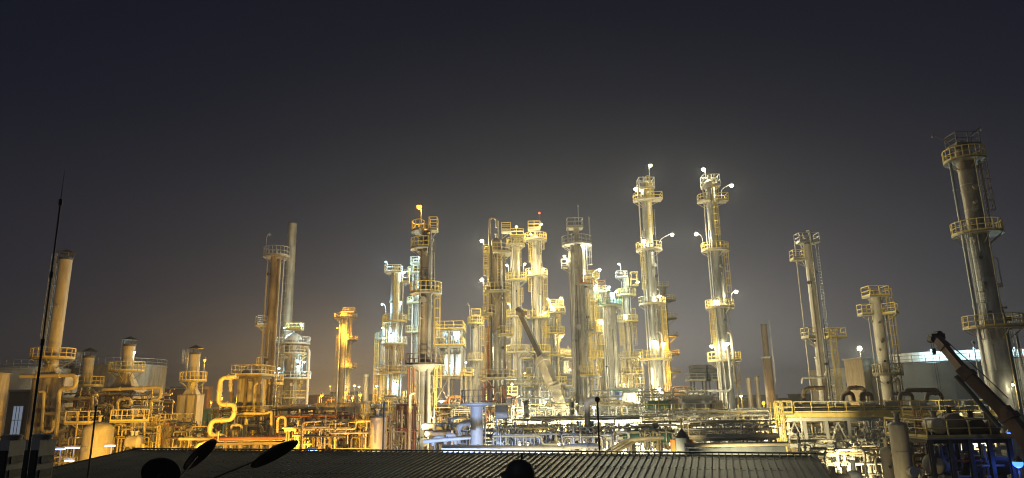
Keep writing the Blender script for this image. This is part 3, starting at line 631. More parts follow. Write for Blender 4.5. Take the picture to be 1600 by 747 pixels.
# steel building with three railed floors
L0, L1 = U(683, 560, 100).x, U(722, 560, 100).x
Lf = frame('process_building', 'open steel building with three yellow-railed floors and white-lit upper floor', 'steel structure', L0, L1, 99, 105, [zat(625, -9, 100), zat(589, -9, 100), zat(541, -9, 100), zat(516, -9, 100)], 2, 1, 'grey_paint', (1, 2, 3), (1, 2, 3), ((1, 0), (2, 0)), dm='clad_tan')
za, zb, zc_ = [zat(y, -9, 100) + .11 for y in (589, 541, 516)]
frame('side_gallery', 'yellow-railed gallery right of the open steel building', 'steel structure', L1 + .6, U(736, 600, 100).x, 99, 103, [zat(625, -9, 100), zat(589, -9, 100)], 1, 1, 'grey_paint', (1,), (1,), dm='clad_tan')
for i, px in enumerate((692, 712)):
    t = thing('hopper_vessel', ['left white hopper', 'right pale hopper'][i] + ' glowing on the upper floor of the steel building', 'vessel', (U(px, 540, 101).x, 101, zb)); MB().lathe([(.12, .5), (.75, 1.5), (.75, 2.0), (.4, 2.3), (.001, 2.35)], 18).build('cone', 'white_paint', t)
    for k in range(4): a = R(45 + 90 * k); MB().bar((math.cos(a) * .75, math.sin(a) * .75, 0), (math.cos(a) * .7, math.sin(a) * .7, 1.6), .1).build('leg', 'blue_grey', t)
for i, (px, d) in enumerate(((696, .9), (706, .7), (716, .9))): vessel('floor_vessel', ['left', 'middle', 'right'][i] + ' silver vessel on the middle floor of the steel building', px, 580, 102, d, za + 3.2, za, 'silver', skirt=.5)
lamp(U(715, 520, 100), (U(715, 520, 100).x, 100, zb), 'cyan', 350, 'cold white lamp on the upper floor of the steel building', None, 'floor_lamp', k=.9); lamp(U(703, 570, 100), (U(703, 570, 100).x, 99.6, za), 'cyan', 350, 'bright cold white lamp on the middle floor of the steel building', None, 'floor_lamp'); lamp(U(728, 566, 101), (U(728, 566, 101).x, 100.6, za), 'white', 250, 'lamp pole on the side gallery of the steel building', None, 'floor_lamp', k=.7)
lamp(U(696, 524, 101), (U(696, 524, 101).x, 102.6, zb), 'cyan', 300, 'cold white lamp behind the hoppers of the steel building', None, 'floor_lamp', k=.8); lamp(U(690, 626, 98), (U(690, 626, 98).x, 98, 0), 'white', 500, 'bright white lamp under the open steel building', None, 'floor_lamp', k=1.2)
manifold('pipe_manifold', 'lit pipes at the foot of the open steel building', L0, U(740, 600, 100).x, 97, 100, 4.5, 9.6, 22, 21, ('pipe', 'silver', 'pipe_yellow', 'orange_paint'), (.06, .2))

Mt = Tower('column', 'slim pale column with three small square-railed platforms, right of steel building', 743, 600, 108); zm = Mt.z(500); Mt.shell(0, zm, .9, None, 'cream', 2.2).dome(zm, 1.15, .3, 'cream'); Mt.plat(Mt.z(506), 0, 360, .75, 'yellow'); Mt.box_plat(Mt.z(494), .1, 0, 1.6, 1.4, 'yellow'); Mt.plat(Mt.z(563), 0, 360, .75, 'yellow'); Mt.pipe(2, zm, 180, .05, .3, 'galv'); Mt.ladder(2, zm, 90)
Mt.lamp(731, 476, 494, 'white', 0, 'unlit, above the slim pale column')

# ================================================================ central group of columns
N = Tower('column', 'dark brown column with inverted U pipe on top, centre left of the crane', 778, 600, 89); zn = N.z(378); N.shell(0, N.z(520), 1.25, None, 'silver', 1.2).shell(N.z(520), zn, 1.45, None, 'clad_tan', 1.2).dome(zn, 1.45, .5, 'clad_tan')
N.pipe(N.z(640), N.z(352), 205, .17, .12, 'clad_tan', 'over'); N.plat(N.z(397), 255, 400, 1.3, 'yellow'); N.box_plat(N.z(362), 1.3, 0, 1.3, 1.4, 'yellow'); N.box_plat(N.z(397), -1.3, -.2, .8, 1.3, 'yellow'); N.box_plat(N.z(417), -1.4, -.2, .8, 1.3, 'yellow'); N.plat(N.z(457), 150, 390, 1.1, 'yellow'); N.plat(N.z(492), 160, 250, 1.2, 'yellow'); N.plat(N.z(525), 280, 400, 1.4, 'yellow', r=.7); N.plat(N.z(592), 180, 400, 1.7, 'yellow', r=.7)
N.pipe(2, N.z(400), 330, .16, .25, 'clad_tan'); N.pipe(2, N.z(510), 200, .16, .4, 'orange_paint'); N.pipe(2, N.z(540), 215, .12, .8, 'pipe_red'); N.ladder(N.z(592), N.z(525), 190); N.ladder(N.z(525), N.z(460), 345); N.ladder(N.z(457), N.z(397), 290, cage=False); N.manway(N.z(520), 280, .28); N.manway(N.z(590), 265, .28)
N.pipe(zn, N.z(347), 300, .1, -.3, 'galv')
for a, b, c, wh in ((753, 376, 397, 'upper left of the dark brown column'), (753, 437, 457, 'middle left of the dark brown column')): N.lamp(a, b, c, 'white', 1500, wh, k=1.25)
N.lamp(766, 543, 592, 'white', 900, 'low left of the dark brown column', k=1.1)
O = Tower('column', 'bright yellow-lit slim column behind the crane tip, left of a pair', 809, 600, 104); zo = O.z(380); O.shell(0, O.z(560), 1.4, None, 'clad', 1.5).shell(O.z(560), zo, 1.1, None, 'cream', 1.5).dome(zo, 1.1, .4, 'cream'); O.box_plat(O.z(370), .2, -.1, 2.2, 1.8, 'yellow'); O.plat(O.z(384), 150, 390, .9, 'yellow'); O.plat(O.z(439), 170, 390, 1.15, 'yellow'); O.plat(O.z(496), 170, 390, 1.1, 'yellow'); O.plat(O.z(551), 160, 390, 1.2, 'yellow'); O.plat(O.z(600), 170, 390, 1.2, 'yellow')
O.ladder(O.z(439), O.z(384), 300); O.ladder(O.z(496), O.z(460), 310); O.ladder(O.z(551), O.z(496), 290); O.pipe(2, O.z(388), 235, .12, .12, 'cream', 'in'); O.pipe(2, O.z(445), 255, .22, .1, 'cream', 'in'); O.pipe(O.z(545), O.z(512), 215, .2, .15, 'cream', 'in'); O.manway(O.z(378), 270, .25)
for a, b, c, wh, p in ((796, 361, 372, 'upper left on the bright slim column', 700), (807, 354, 371, 'topmost on the bright slim column', 600), (792, 414, 439, 'left of the bright slim column', 600), (820, 412, 439, 'right of the bright slim column', 700), (795, 474, 496, 'left of the bright slim column, near the crane tip', 700), (802, 541, 551, 'low on the bright slim column, left of crane boom', 1100)): O.lamp(a, b, c, 'warm' if p > 650 else 'white', p, wh, k=.95)
P = Tower('column', 'bright yellow-lit slim column right of the crane tip, right of a pair', 842, 600, 107); zp = P.z(372); P.shell(0, P.z(515), 1.5, None, 'clad', 1.5).shell(P.z(515), zp, 1.2, None, 'cream', 1.5).dome(zp, 1.2, .4, 'cream'); P.box_plat(P.z(358), -.2, -.1, 2.0, 1.8, 'yellow'); P.plat(P.z(376), 170, 370, 1.2, 'yellow'); P.plat(P.z(432), 150, 390, 1.2, 'yellow'); P.plat(P.z(498), 170, 390, 1.2, 'yellow'); P.plat(P.z(551), 170, 390, 1.2, 'yellow'); P.plat(P.z(600), 170, 390, 1.2, 'yellow')
P.ladder(P.z(412), P.z(376), 330); P.ladder(P.z(478), P.z(432), 215); P.ladder(P.z(551), P.z(498), 320); P.ladder(P.z(432), P.z(388), 225); P.pipe(2, P.z(388), 262, .26, .02, 'cream', 'in'); P.pipe(2, P.z(400), 310, .1, .2, 'cream')
for a, b, c, wh, p in ((829, 365, 376, 'upper left on the column right of the crane tip', 600), (846, 350, 358, 'topmost on the column right of the crane tip', 500), (827, 425, 432, 'left of the column right of the crane tip', 600), (852, 488, 498, 'right of the column right of the crane tip', 600), (850, 420, 432, 'middle right of the column right of the crane tip', 600)): P.lamp(a, b, c, 'warm', p, wh, k=.8, dY=-1.0)
mast = thing('aircraft_warning_lamp', 'tiny red warning lamp floating above the right bright column', 'lamp', (U(843, 345, 107).x, 107, P.z(358))); MB().bar((0, 0, 0), (0, 0, P.z(333) - P.z(358)), .05).build('mast', 'steel_dark', mast); link('bulb', bulb_mesh('red', 1.0), mast, (0, 0, P.z(333) - P.z(358)))
Q = Tower('column', 'stubby bright-topped column between the slim pair and the broad grey column', 868, 600, 110); zq = Q.z(485); Q.shell(0, zq, 1.25, None, 'clad', 1.5).dome(zq, 1.25, .5, 'white_paint'); Q.plat(Q.z(490), 150, 390, 1.3, 'yellow'); Q.box_plat(Q.z(480), .5, .2, 2.4, 1.5, 'yellow'); Q.plat(Q.z(556), 150, 390, 1.2, 'yellow'); Q.plat(Q.z(522), 150, 390, 1.1, 'yellow'); Q.plat(Q.z(600), 150, 390, 1.2, 'yellow'); Q.ladder(Q.z(556), Q.z(490), 310); Q.ladder(Q.z(600), Q.z(556), 220); Q.pipe(2, zq, 240, .18, .1, 'silver', 'in'); Q.pipe(2, Q.z(500), 300, .14, .2, 'pipe_yellow')
for a, b, c, wh in ((856, 467, 490, 'left above the stubby column'), (877, 465, 480, 'right above the stubby column'), (878, 525, 556, 'middle right of the stubby column'), (862, 478, 490, 'in front of the stubby column head')): Q.lamp(a, b, c, 'warm', 650, wh, dY=-.8, k=.95)
Rr = Tower('column', 'broadest grey clad column in the centre, railed crown and antenna', 910, 620, 91); zr2 = Rr.z(384); Rr.shell(0, Rr.z(565), 1.85, None, 'clad', 1.15).shell(Rr.z(565), zr2, 1.95, None, 'clad', 1.15).dome(zr2, 1.95, .7, 'clad')
Rr.plat(zr2 + .1, 150, 400, 1.05, 'galv', 'galv'); Rr.shell(zr2 + .5, Rr.z(352), .75, None, 'cream', 1); Rr.box_plat(Rr.z(356), -.2, 0, 2.2, 1.8, 'galv', h=1.2, strut=False); Rr.ladder(zr2, Rr.z(352), 340, .9, m='galv'); Rr.pipe(zr2, Rr.z(345), 180, .07, .1, 'galv'); Rr.ladder(Rr.z(440), zr2, 345, .35, m='galv')
for a, r_, gp in ((195, .11, .1), (208, .09, .12), (222, .12, .1)): Rr.pipe(3, Rr.z(395), a, r_, gp, 'silver' if a == 208 else 'clad_tan')
Rr.pipe(2, Rr.z(388), 285, .36, -.1, 'clad', 'in'); Rr.plat(Rr.z(447), 270, 400, 1.2, 'orange_paint', 'galv'); Rr.plat(Rr.z(518), 285, 395, 1.1, 'galv', 'galv'); Rr.plat(Rr.z(588), 260, 400, 1.6, 'yellow', 'galv'); Rr.box_plat(Rr.z(417), -1.75, -.1, .9, .9, 'white_paint'); Rr.manway(Rr.z(512), 262, .3); Rr.manway(Rr.z(575), 265, .3); Rr.ladder(Rr.z(588), Rr.z(447), 350, .4)
for a, b, c, wh in ((882, 400, 417, 'left of the broad grey column'), (910, 383, 388, 'under the crown of the broad grey column'), (937, 421, 447, 'right of the broad grey column')): Rr.lamp(a, b, c, 'white', 900, wh, dY=-1.2 if a == 910 else 0)
lamp(U(903, 322, 91), (U(904, 350, 91).x, 91, Rr.z(352)), 'white', 0, 'unlit thin antenna pole on the broad grey column', None, 'antenna', k=.4)
pp = loop_pipe('process_pipe', 'pipe dropping left of the broad grey column and turning left', [(895, 395), (899, 615), (892, 622), (800, 622)], 86, .13, 'silver')
V1 = Tower('column', 'white-lit narrow column right behind the broad grey column', 928, 600, 113); V1.shell(0, V1.z(432), 1.2, None, 'silver', 1.8).dome(V1.z(432), 1.2, .3, 'silver'); V1.box_plat(V1.z(434), .3, -.1, 2.6, 1.8, 'yellow'); V1.plat(V1.z(472), 270, 400, 1.2, 'yellow'); V1.plat(V1.z(520), 270, 400, 1.2, 'yellow'); V1.plat(V1.z(560), 180, 400, 1.2, 'yellow'); V1.ladder(V1.z(520), V1.z(432), 320); V1.ladder(V1.z(600), V1.z(520), 350); V1.pipe(2, V1.z(440), 300, .12, .3, 'cream'); V1.lamp(931, 446, 472, 'cyan', 600, 'on the narrow column behind the broad grey one', dY=-1.2)
V2 = Tower('column', 'orange-railed narrow column, second right of the broad grey column', 943, 600, 116); V2.shell(0, V2.z(455), 1.3, None, 'cream', 1.8).dome(V2.z(455), 1.3, .4, 'white_paint'); V2.plat(V2.z(458), 170, 390, 1.1, 'yellow'); V2.box_plat(V2.z(450), -.3, -.1, 2.6, 1.8, 'orange_paint'); V2.plat(V2.z(540), 180, 390, 1.2, 'yellow'); V2.plat(V2.z(500), 180, 300, 1.2, 'yellow'); V2.ladder(V2.z(540), V2.z(458), 240); V2.pipe(2, V2.z(470), 285, .16, .1, 'silver'); V2.pipe(2, V2.z(460), 220, .14, .2, 'pipe_yellow'); V2.lamp(952, 448, 458, 'cyan', 500, 'above the orange-railed narrow column', dY=-1); V2.lamp(938, 500, 540, 'warm', 900, 'on the orange-railed narrow column', dY=-1.4)
V3 = Tower('column', 'thick olive-grey column with pointed head, third right of the broad one', 959, 600, 105); V3.shell(0, V3.z(478), 1.8, None, 'clad', 1.4); MB().lathe([(.9, V3.z(478)), (1.2, V3.z(478)), (1.0, V3.z(470)), (.7, V3.z(458)), (.3, V3.z(455)), (.001, V3.z(454))], 22).build('head', 'clad', V3.o); V3.plat(V3.z(478), 170, 390, .9, 'green'); V3.ladder(V3.z(600), V3.z(478), 350, m='galv'); V3.pipe(2, V3.z(475), 200, .12, .1, 'silver'); V3.lamp(963, 455, 478, 'cyan', 500, 'above the pointed olive-grey column', dY=-.9); V3.lamp(951, 640, 660, 'blue', 700, 'glowing pale blue low on the pointed olive-grey column', dY=-2.2, kind='short stalk')
St = Tower('column', 'slender pale column with lamp-topped white box, left of the twin towers', 986, 600, 118); zs_ = St.z(432); St.shell(0, zs_, 1.0, None, 'cream', 1.7).dome(zs_, 1.0, .3, 'cream'); St.box_plat(St.z(434), -.7, -.2, 1.9, 1.5, 'white_paint'); St.box_plat(St.z(447), 1.5, 0, 1.2, 1.4, 'yellow', h=2.4); St.plat(St.z(462), 170, 390, 1.2, 'yellow'); St.plat(St.z(503), 170, 390, 1.3, 'yellow'); St.plat(St.z(560), 170, 390, 1.3, 'yellow'); St.plat(St.z(585), 180, 300, 1.3, 'yellow'); St.ladder(St.z(560), St.z(490), 350); St.ladder(St.z(620), St.z(560), 340); St.pipe(2, St.z(440), 200, .08, .2); St.pipe(2, St.z(450), 310, .1, .25, 'silver')
for a, b, c, wh in ((967, 412, 434, 'upper left on the slender pale column'), (997, 440, 462, 'right of the slender pale column'), (1000, 557, 570, 'low right of the slender pale column'), (976, 492, 503, 'middle left of the slender pale column')): St.lamp(a, b, c, 'white' if a != 1000 else 'warm', 750, wh, dY=-.4)
# twin tall towers
def twin(label, px, Y, side, lamps, who, top, plats, foot):
    T = Tower('tall_tower', label, px, 600, Y); zt = T.z(top); zb = T.z(558)
    T.shell(0, zb, 1.95, None, 'silver', 1.6).shell(zb, T.z(390), 1.6, None, 'silver', 1.6).shell(T.z(390), zt, 1.42, None, 'silver', 1.6).dome(zt, 1.42, .5, 'silver')
    T.box_plat(T.z(top + 18 if False else plats[0]), .1, -.1, 2.5, 2.0, 'white_paint', 'cream', h=1.7, strut=False); T.plat(T.z(plats[1]), 165, 300 if side < 0 else 250, 1.3, 'yellow', 'cream'); T.box_plat(T.z(plats[1] - 2), 1.75, .1, 1.5, 1.8, 'yellow', 'cream')
    T.plat(T.z(plats[2]), 150, 390, 1.2, 'yellow', 'cream'); T.plat(T.z(plats[3]), 160, 390, 1.25, 'yellow', 'cream'); T.plat(T.z(plats[4]), 150, 390, 1.35, 'yellow', 'cream', h=1.25)
    T.ladder(T.z(plats[2]), zt, 282, .3); T.ladder(T.z(plats[1]), T.z(plats[0]), 345, .5); T.ladder(T.z(plats[3]), T.z(plats[2]), 340 if side > 0 else 215, .4); T.ladder(T.z(plats[4]), T.z(plats[3]), 335 if side < 0 else 205, .4); T.ladder(1, T.z(plats[4]), 350, .4)
    T.pipe(3, T.z(plats[0]) + .4, 200, .1, .2, 'cream'); T.pipe(3, T.z(plats[2] - 30), 222, .14, .1, 'silver'); T.pipe(T.z(600), T.z(520), 318, .2, .15, 'cream', 'in'); T.pipe(2, T.z(plats[4]), 250, .12, .1, 'silver')
    T.pipe(zt, T.z(top - 12), 200, .06, -.5, 'white_paint'); T.manway(T.z(plats[2] + 25), 300, .25); T.manway(T.z(plats[3] + 25), 280, .25)
    for a, b, c, wh, d in lamps: T.lamp(a, b, c, 'white', 1050 if d == 0 else 220, f'{wh} of the {who}', k=1.6, dY=d)
    return T
T1 = twin('tallest lit tower, left one of the twin pair right of centre', 1027, 104, -1, ((1016, 258, 296, 'on the summit', 0), (993, 295, 314, 'upper left', 0), (1050, 366, 391, 'middle right', 0), (1022, 533, 562, 'low on the front', -1.9), (1037, 536, 562, 'low right front', -1.2), (1006, 376, 391, 'middle left', -1.6), (1030, 462, 476, 'on the third platform', -1.6)), 'left twin tower', 288, (296, 314, 391, 476, 562), 0)
T2 = twin('tallest lit tower, right one of the twin pair right of centre', 1135, 100, 1, ((1099, 264, 292, 'on the summit', 0), (1143, 289, 316, 'upper right', 0), (1088, 365, 392, 'middle left', 0), (1150, 455, 481, 'lower right', 0), (1136, 536, 564, 'low on the front', -1.9), (1112, 540, 564, 'low left front', -1.4), (1118, 470, 481, 'on the third platform', -1.6)), 'right twin tower', 286, (292, 316, 392, 481, 564), 0)
loop_pipe('process_pipe', 'white pipe dropping down the right twin tower and turning left at its foot', [(1137, 540), (1143, 604), (1140, 611), (1092, 611), (1086, 618), (1076, 612), (1062, 612)], 97.4, .16, 'white_paint')
loop_pipe('process_pipe', 'white pipe dropping left of the left twin tower and turning right', [(1019, 575), (1020, 606), (1028, 614), (1060, 614)], 101.5, .16, 'white_paint')
Ob = Tower('column', 'hazy orange column seen just behind the left twin tower', 1044, 600, 170); Ob.shell(0, Ob.z(450), 2.0, None, 'clad_tan', 2.4).dome(Ob.z(450), 2, .5, 'clad_tan'); Ob.box_plat(Ob.z(448), 0, 0, 3, 2, 'yellow')
for i in range(5): Ob.plat(Ob.z(470 + i * 28), 270, 420, 2.2, 'yellow')
Ob.ladder(2, Ob.z(450), 200); Ob.lamp(1040, 538, 554, 'sodium', 1800, 'on the hazy column behind the left twin tower', dY=-3); Ob.lamp(1039, 583, 590, 'sodium', 1800, 'low on the hazy column behind the left twin tower', dY=-3)
# small far stacks right of the twins
for i, (px, y, Y, d, lab) in enumerate(((1171, 590, 150, 1.0, 'left of two small dark stubby stacks right of the twin towers'), (1184, 589, 150, 1.0, 'right of two small dark stubby stacks right of the twin towers'))):
    t = Tower('small_stack', lab, px + 1, 620, Y, 'chimney'); t.shell(0, t.z(y), d, None, 'clad_tan', 2.5); t.flat(t.z(y), d)
Ws = Tower('chimney', 'hazy tapering stack with side ladder, between twin towers and pale tower', 1204, 620, 138, 'chimney'); zw = Ws.z(508); Ws.shell(0, Ws.z(560), 1.9, 1.7, 'steel_brown', 2).shell(Ws.z(560), zw, 1.15, None, 'steel_brown', 2); Ws.flat(zw, 1.15); Ws.ladder(Ws.z(600), zw, 0, .35, cage=False, m='galv'); Ws.ring(Ws.z(560), .2, .3)
P_t = P

# ================================================================ right-hand towers
X = Tower('pale_tower', 'slim pale tower with dim railed crown and tall side ladders, right of twins', 1288, 610, 84); zx = X.z(383); X.shell(0, X.z(560), 1.25, None, 'cream', 2).shell(X.z(560), zx, 1.02, None, 'cream', 2).dome(zx, 1.02, .3, 'cream')
X.box_plat(X.z(378), .1, .2, 2.6, 1.6, 'galv', 'galv'); X.box_plat(X.z(405), -1.5, 0, 1.4, 1.2, 'yellow'); X.plat(X.z(527), 165, 215, 1.4, 'yellow'); X.box_plat(X.z(527), 2.2, .2, 2.2, 1.3, 'yellow'); X.pipe(2, X.z(362), 285, .1, .05, 'clad', 'in'); X.pipe(2, X.z(378), 185, .09, .9, 'cream'); X.ladder(2, X.z(527), 345, .75); X.ladder(2, X.z(527), 20, .9, m='galv'); X.ladder(X.z(527), X.z(390), 15, .9, cage=False, m='galv'); X.ladder(X.z(405), X.z(378), 200, .3, cage=False); X.ring(X.z(560), .1, .2, 'cream')
Yt = Tower('pale_tower', 'shorter pale tower with square railed top, right of the slim pale one', 1387, 610, 78); zy = Yt.z(465); Yt.shell(0, zy, 1.2, None, 'cream', 2).dome(zy, 1.2, .25, 'cream'); Yt.box_plat(Yt.z(463), .1, 0, 2.3, 1.9, 'yellow'); Yt.box_plat(Yt.z(491), -1.4, 0, 1.2, 1.2, 'yellow'); Yt.plat(Yt.z(491), 300, 400, 1.6, 'yellow'); Yt.plat(Yt.z(585), 200, 380, 1.2, 'yellow'); Yt.ladder(Yt.z(585), Yt.z(465), 330, .5); Yt.pipe(2, Yt.z(495), 190, .05, .5, 'galv'); Yt.pipe(2, Yt.z(590), 340, .25, .25, 'cream', 'in'); Yt.pipe(2, Yt.z(500), 352, .08, .9, 'clad_tan')
for y in (505, 535, 565, 598): Yt.manway(Yt.z(y), 250, .1, 'steel_dark')
Zt = Tower('right_tower', 'great tapering tower at the far right with three round platforms', 1572, 620, 64, 'tower'); zz0 = Zt.z(500); zz1 = Zt.z(470); zz2 = Zt.z(236); Zt.shell(0, zz0, 2.15, None, 'clad', 2.2).shell(zz0, zz1, 2.1, 1.75, 'clad', 2).shell(zz1, Zt.z(365), 1.72, None, 'clad', 2.2).shell(Zt.z(365), zz2, 1.5, None, 'clad_tan', 2.2).dome(zz2, 1.5, .4, 'clad_tan')
Zt.plat(Zt.z(252), 0, 360, 1.05, 'yellow', 'clad_tan', h=1.15); Zt.box_plat(Zt.z(229), .1, 0, 2.4, 1.8, 'steel_brown', 'steel_brown', h=1.2, strut=False); Zt.plat(Zt.z(366), 130, 400, 1.25, 'yellow', 'clad_tan', h=1.15); Zt.plat(Zt.z(512), 130, 400, 1.35, 'yellow', 'clad_tan', h=1.1)
Zt.pipe(3, Zt.z(256), 192, .13, .55, 'silver'); Zt.pipe(3, Zt.z(520), 185, .18, .35, 'silver'); Zt.ladder(Zt.z(512), Zt.z(366), 212, .3, m='galv'); Zt.ladder(Zt.z(366), Zt.z(252), 340, .3, m='steel_brown'); Zt.pipe(3, Zt.z(520), 350, .1, .6, 'galv'); Zt.ladder(2, Zt.z(512), 20, .4, m='galv')
for y in (405, 445, 490): Zt.manway(Zt.z(y), 232, .13, 'steel_dark')
Zt.ring(Zt.z(330), .02, .06); Zt.ring(Zt.z(290), .02, .06)
for px, py in ((1457, 211), (1533, 200)):
    lamp(U(px, py + 2, 64), (Zt.X + (-1.2 if px < 1500 else 1.0), 64, Zt.z(236)), 'white', 0, ('unlit lamp arm reaching left' if px < 1500 else 'unlit lamp arm reaching right') + ' from the top of the far right tower', None, 'unlit_lamp', k=.5, m='steel_brown')
lamp(U(1521, 536, 62), (U(1524, 560, 62).x, 62, 6.6), 'white', 0, 'small unlit lamp left of the far right tower', None, 'lamp_pole', k=.7); lamp(U(1582, 600, 62), (U(1586, 640, 62).x, 62, 5), 'white', 30, 'small white lamp low right of the far right tower', None, 'lamp_pole', k=.6)

# right tank with lit rim walkway
Tk = tank('storage_tank', 'huge blue-grey storage tank with white-lit rim railing, right', 1500, 112, 27, 570, 'tank_dark', 'steel_dark', 5, stair=250)
for i, a in enumerate((225, 250, 275, 300, 322)):
    z = zat(570, Tk.X, 112); r = 12.4; b = Vector((Tk.X + r * math.cos(R(a)), Tk.Y + r * math.sin(R(a)), z + 1.9)); lamp(b, b - Vector((0, 0, 1.8)), 'cyan', 420, ['first', 'second', 'third', 'fourth', 'fifth'][i] + ' rim lamp from the left on the huge blue-grey tank', 'rim lamps of the storage tank', 'rim_lamp', k=.6)
scr = MB().box((0, 0, .85), (2.2, .06, 1.5)).mesh('rim_screen', 'white_paint')
for k in range(22): a_ = R(188 + k * 8); q = link('rim_screen', scr, Tk.o, (11.2 * math.cos(a_), 11.2 * math.sin(a_), zat(570, Tk.X, 112) + .1)); q.rotation_euler = (0, 0, a_ + R(90))
post_lamp('bright white floodlight on a tall pole left of the huge tank', 1343, 544, 118, 'white', 6000, k=2.2)
building('grey_block', 'plain dim grey block left of the huge tank', 1308, 1349, 577, 135, 12, 'concrete', [(.5, .8, 1.2, .8)])
building('pale_annex', 'pale vertical annex beside the shorter pale tower', 1354, 1386, 560, 110, 6, 'clad_tan', panels=3)
tank('storage_tank', 'blurred tank top with lit rail at the right picture edge', 1640, 90, 9, 560, 'tank_paint', 'orange_paint')

# ================================================================ crane booms
def boom(name, label, secs, Y0, Y1, mats, n_r, cyl=None, tipd=0., cat='crane'):
    pts = [U(a, b, Y0 + (Y1 - Y0) * i / (len(secs) - 1)) for i, (a, b, w_) in enumerate(secs)]; o = pts[0]; t = thing(name, label, cat, o)
    for i in range(len(pts) - 1):
        a, b = pts[i] - o, pts[i + 1] - o; w_ = secs[i][2]; mb = MB().bar(a, b + (b - a).normalized() * .5, w_ * .8, w_); mb.build('boom_section', mats[i], t)
        c = MB(); d = (b - a).normalized(); c.bar(b - d * .25, b + d * .1, w_ * 1.05, w_ * 1.3); c.build('collar', mats[i], t)
    return t, pts, o
cb, cp, co = boom('crane', 'telescopic crane boom leaning left, dark upper and tan lower section, centre', [(897, 690, 1.3), (866, 606, 1.08), (848, 564, .55), (812, 487, .4)], 74, 78, ['crane_tan', 'crane_tan', 'crane_dark'], 0)
tip = cp[-1] - co; MB().box(tip + Vector((.2, 0, -.2)), (1.3, .5, .4)).cyl(tip + Vector((.2, -.3, -.3)), tip + Vector((.2, .3, -.3)), .35, n=12).build('boom_head', 'steel_brown', cb)
MB().tube([cp[0] - co + Vector((-1.6, -.4, .5)), cp[1] - co + Vector((-.6, -.4, -1.2))], .2, 10).build('lift_cylinder', 'silver', cb)
MB().cyl(cp[0] - co + Vector((-.6, 0, 0)), cp[0] - co + Vector((.6, 0, 0)), .9, n=16).box(cp[0] - co + Vector((0, .6, -1.5)), (3, 3, 2.6)).build('turntable', 'crane_tan', cb)
c2, c2p, c2o = boom('crane', 'dark reddish telescopic crane boom rising from the right picture edge', [(1640, 735, .72), (1575, 650, .62), (1511, 585, .46), (1473, 540, .38), (1464, 528, .32)], 40, 46, ['crane_red', 'crane_red', 'crane_red', 'crane_red'], 0)
tip = c2p[-1] - c2o; MB().box(tip + Vector((0, 0, .1)), (.9, .4, .35)).cyl(tip + Vector((-.35, -.25, -.1)), tip + Vector((-.35, .25, -.1)), .22, n=12).cyl(tip + Vector((.1, -.25, .25)), tip + Vector((.1, .25, .25)), .2, n=12).build('boom_head', 'steel_dark', c2)
MB().tube([tip + Vector((-.45, 0, -.1)), tip + Vector((-.4, 0, -6))], .015, 4).tube([tip + Vector((-.3, 0, -.1)), tip + Vector((-.25, 0, -6))], .015, 4).box(tip + Vector((-.33, 0, -.9)), (.2, .12, .4)).build('hoist_rope', 'steel_dark', c2)
MB().tube([tip + Vector((.1, 0, .3)), c2p[2] - c2o + Vector((.3, 0, .75)), c2p[1] - c2o + Vector((.2, 0, 1.0))], .03, 5).build('hoist_line', 'steel_dark', c2)
MB().tube([c2p[2] - c2o + Vector((-.9, -.3, -.1)), c2p[1] - c2o + Vector((-.8, -.3, -.6))], .14, 8).build('side_cylinder', 'steel_dark', c2)

# ================================================================ right pipe bridge with yellow walkway
xa, xb = U(1222, 640, 66), U(1548, 642, 60)
rk = thing('pipe_bridge', 'long pipe bridge with yellow railed walkway across the right side', 'pipe rack', (xa.x, xa.y, 0), math.atan2(xb.y - xa.y, xb.x - xa.x)); Lr = (Vector((xb.x, xb.y, 0)) - Vector((xa.x, xa.y, 0))).length; zt = (xa.z + xb.z) / 2 - .2; ny = 9
cm = MB().ibeam((0, 0, 0), (0, 0, zt - .5), .26, .26).mesh('column', 'grey_paint')
for i in range(ny + 1):
    for y in (0, 4.0): link('column', cm, rk, (Lr * i / ny, y, 0))
    for z in (zt - .66, zt - 2.9, zt - 4.6): MB().ibeam((Lr * i / ny, .15, z), (Lr * i / ny, 3.85, z), .22, .3).build('cross_beam', 'grey_paint', rk)
MB().bar((-.4, -.35, zt - .18), (Lr + .6, -.35, zt - .18), .1, .36).build('fascia_beam', 'yellow', rk); MB().bar((-.4, -.2, zt - .55), (Lr + .6, -.2, zt - .55), .3, .32).build('edge_beam', 'galv', rk)
dk = MB().box((Lr / 2, .4, zt - .03), (Lr + .8, 1.3, .06)).build('walkway', 'grating', rk)
for y in (-.25, 1.05): rail_line(MB(), [(-.4, y, zt), (Lr + .6, y, zt)], 1.0, step=1.45, t=.055).build('railing', 'yellow', dk)
for z, mm in ((zt - 2.9, 'grey_paint'), (zt - 4.6, 'steel_dark')): MB().ibeam((-2.5, -.1, z), (Lr + .6, -.1, z), .25, .34).build('long_beam', mm, rk)
for i in range(ny):
    if i % 2 == 0: MB().bar((Lr * i / ny + .2, -.05, zt - 2.7), (Lr * (i + .5) / ny, -.05, zt - .8), .12).build('brace', 'grey_paint', rk); MB().bar((Lr * (i + 1) / ny - .2, -.05, zt - 2.7), (Lr * (i + .5) / ny, -.05, zt - .8), .12).build('brace', 'grey_paint', rk)
    if i % 3 == 1: MB().bar((Lr * i / ny + .2, -.05, .5), (Lr * (i + 1) / ny - .2, -.05, zt - 5), .14).build('brace', 'grey_paint', rk)
rg = random.Random(3)
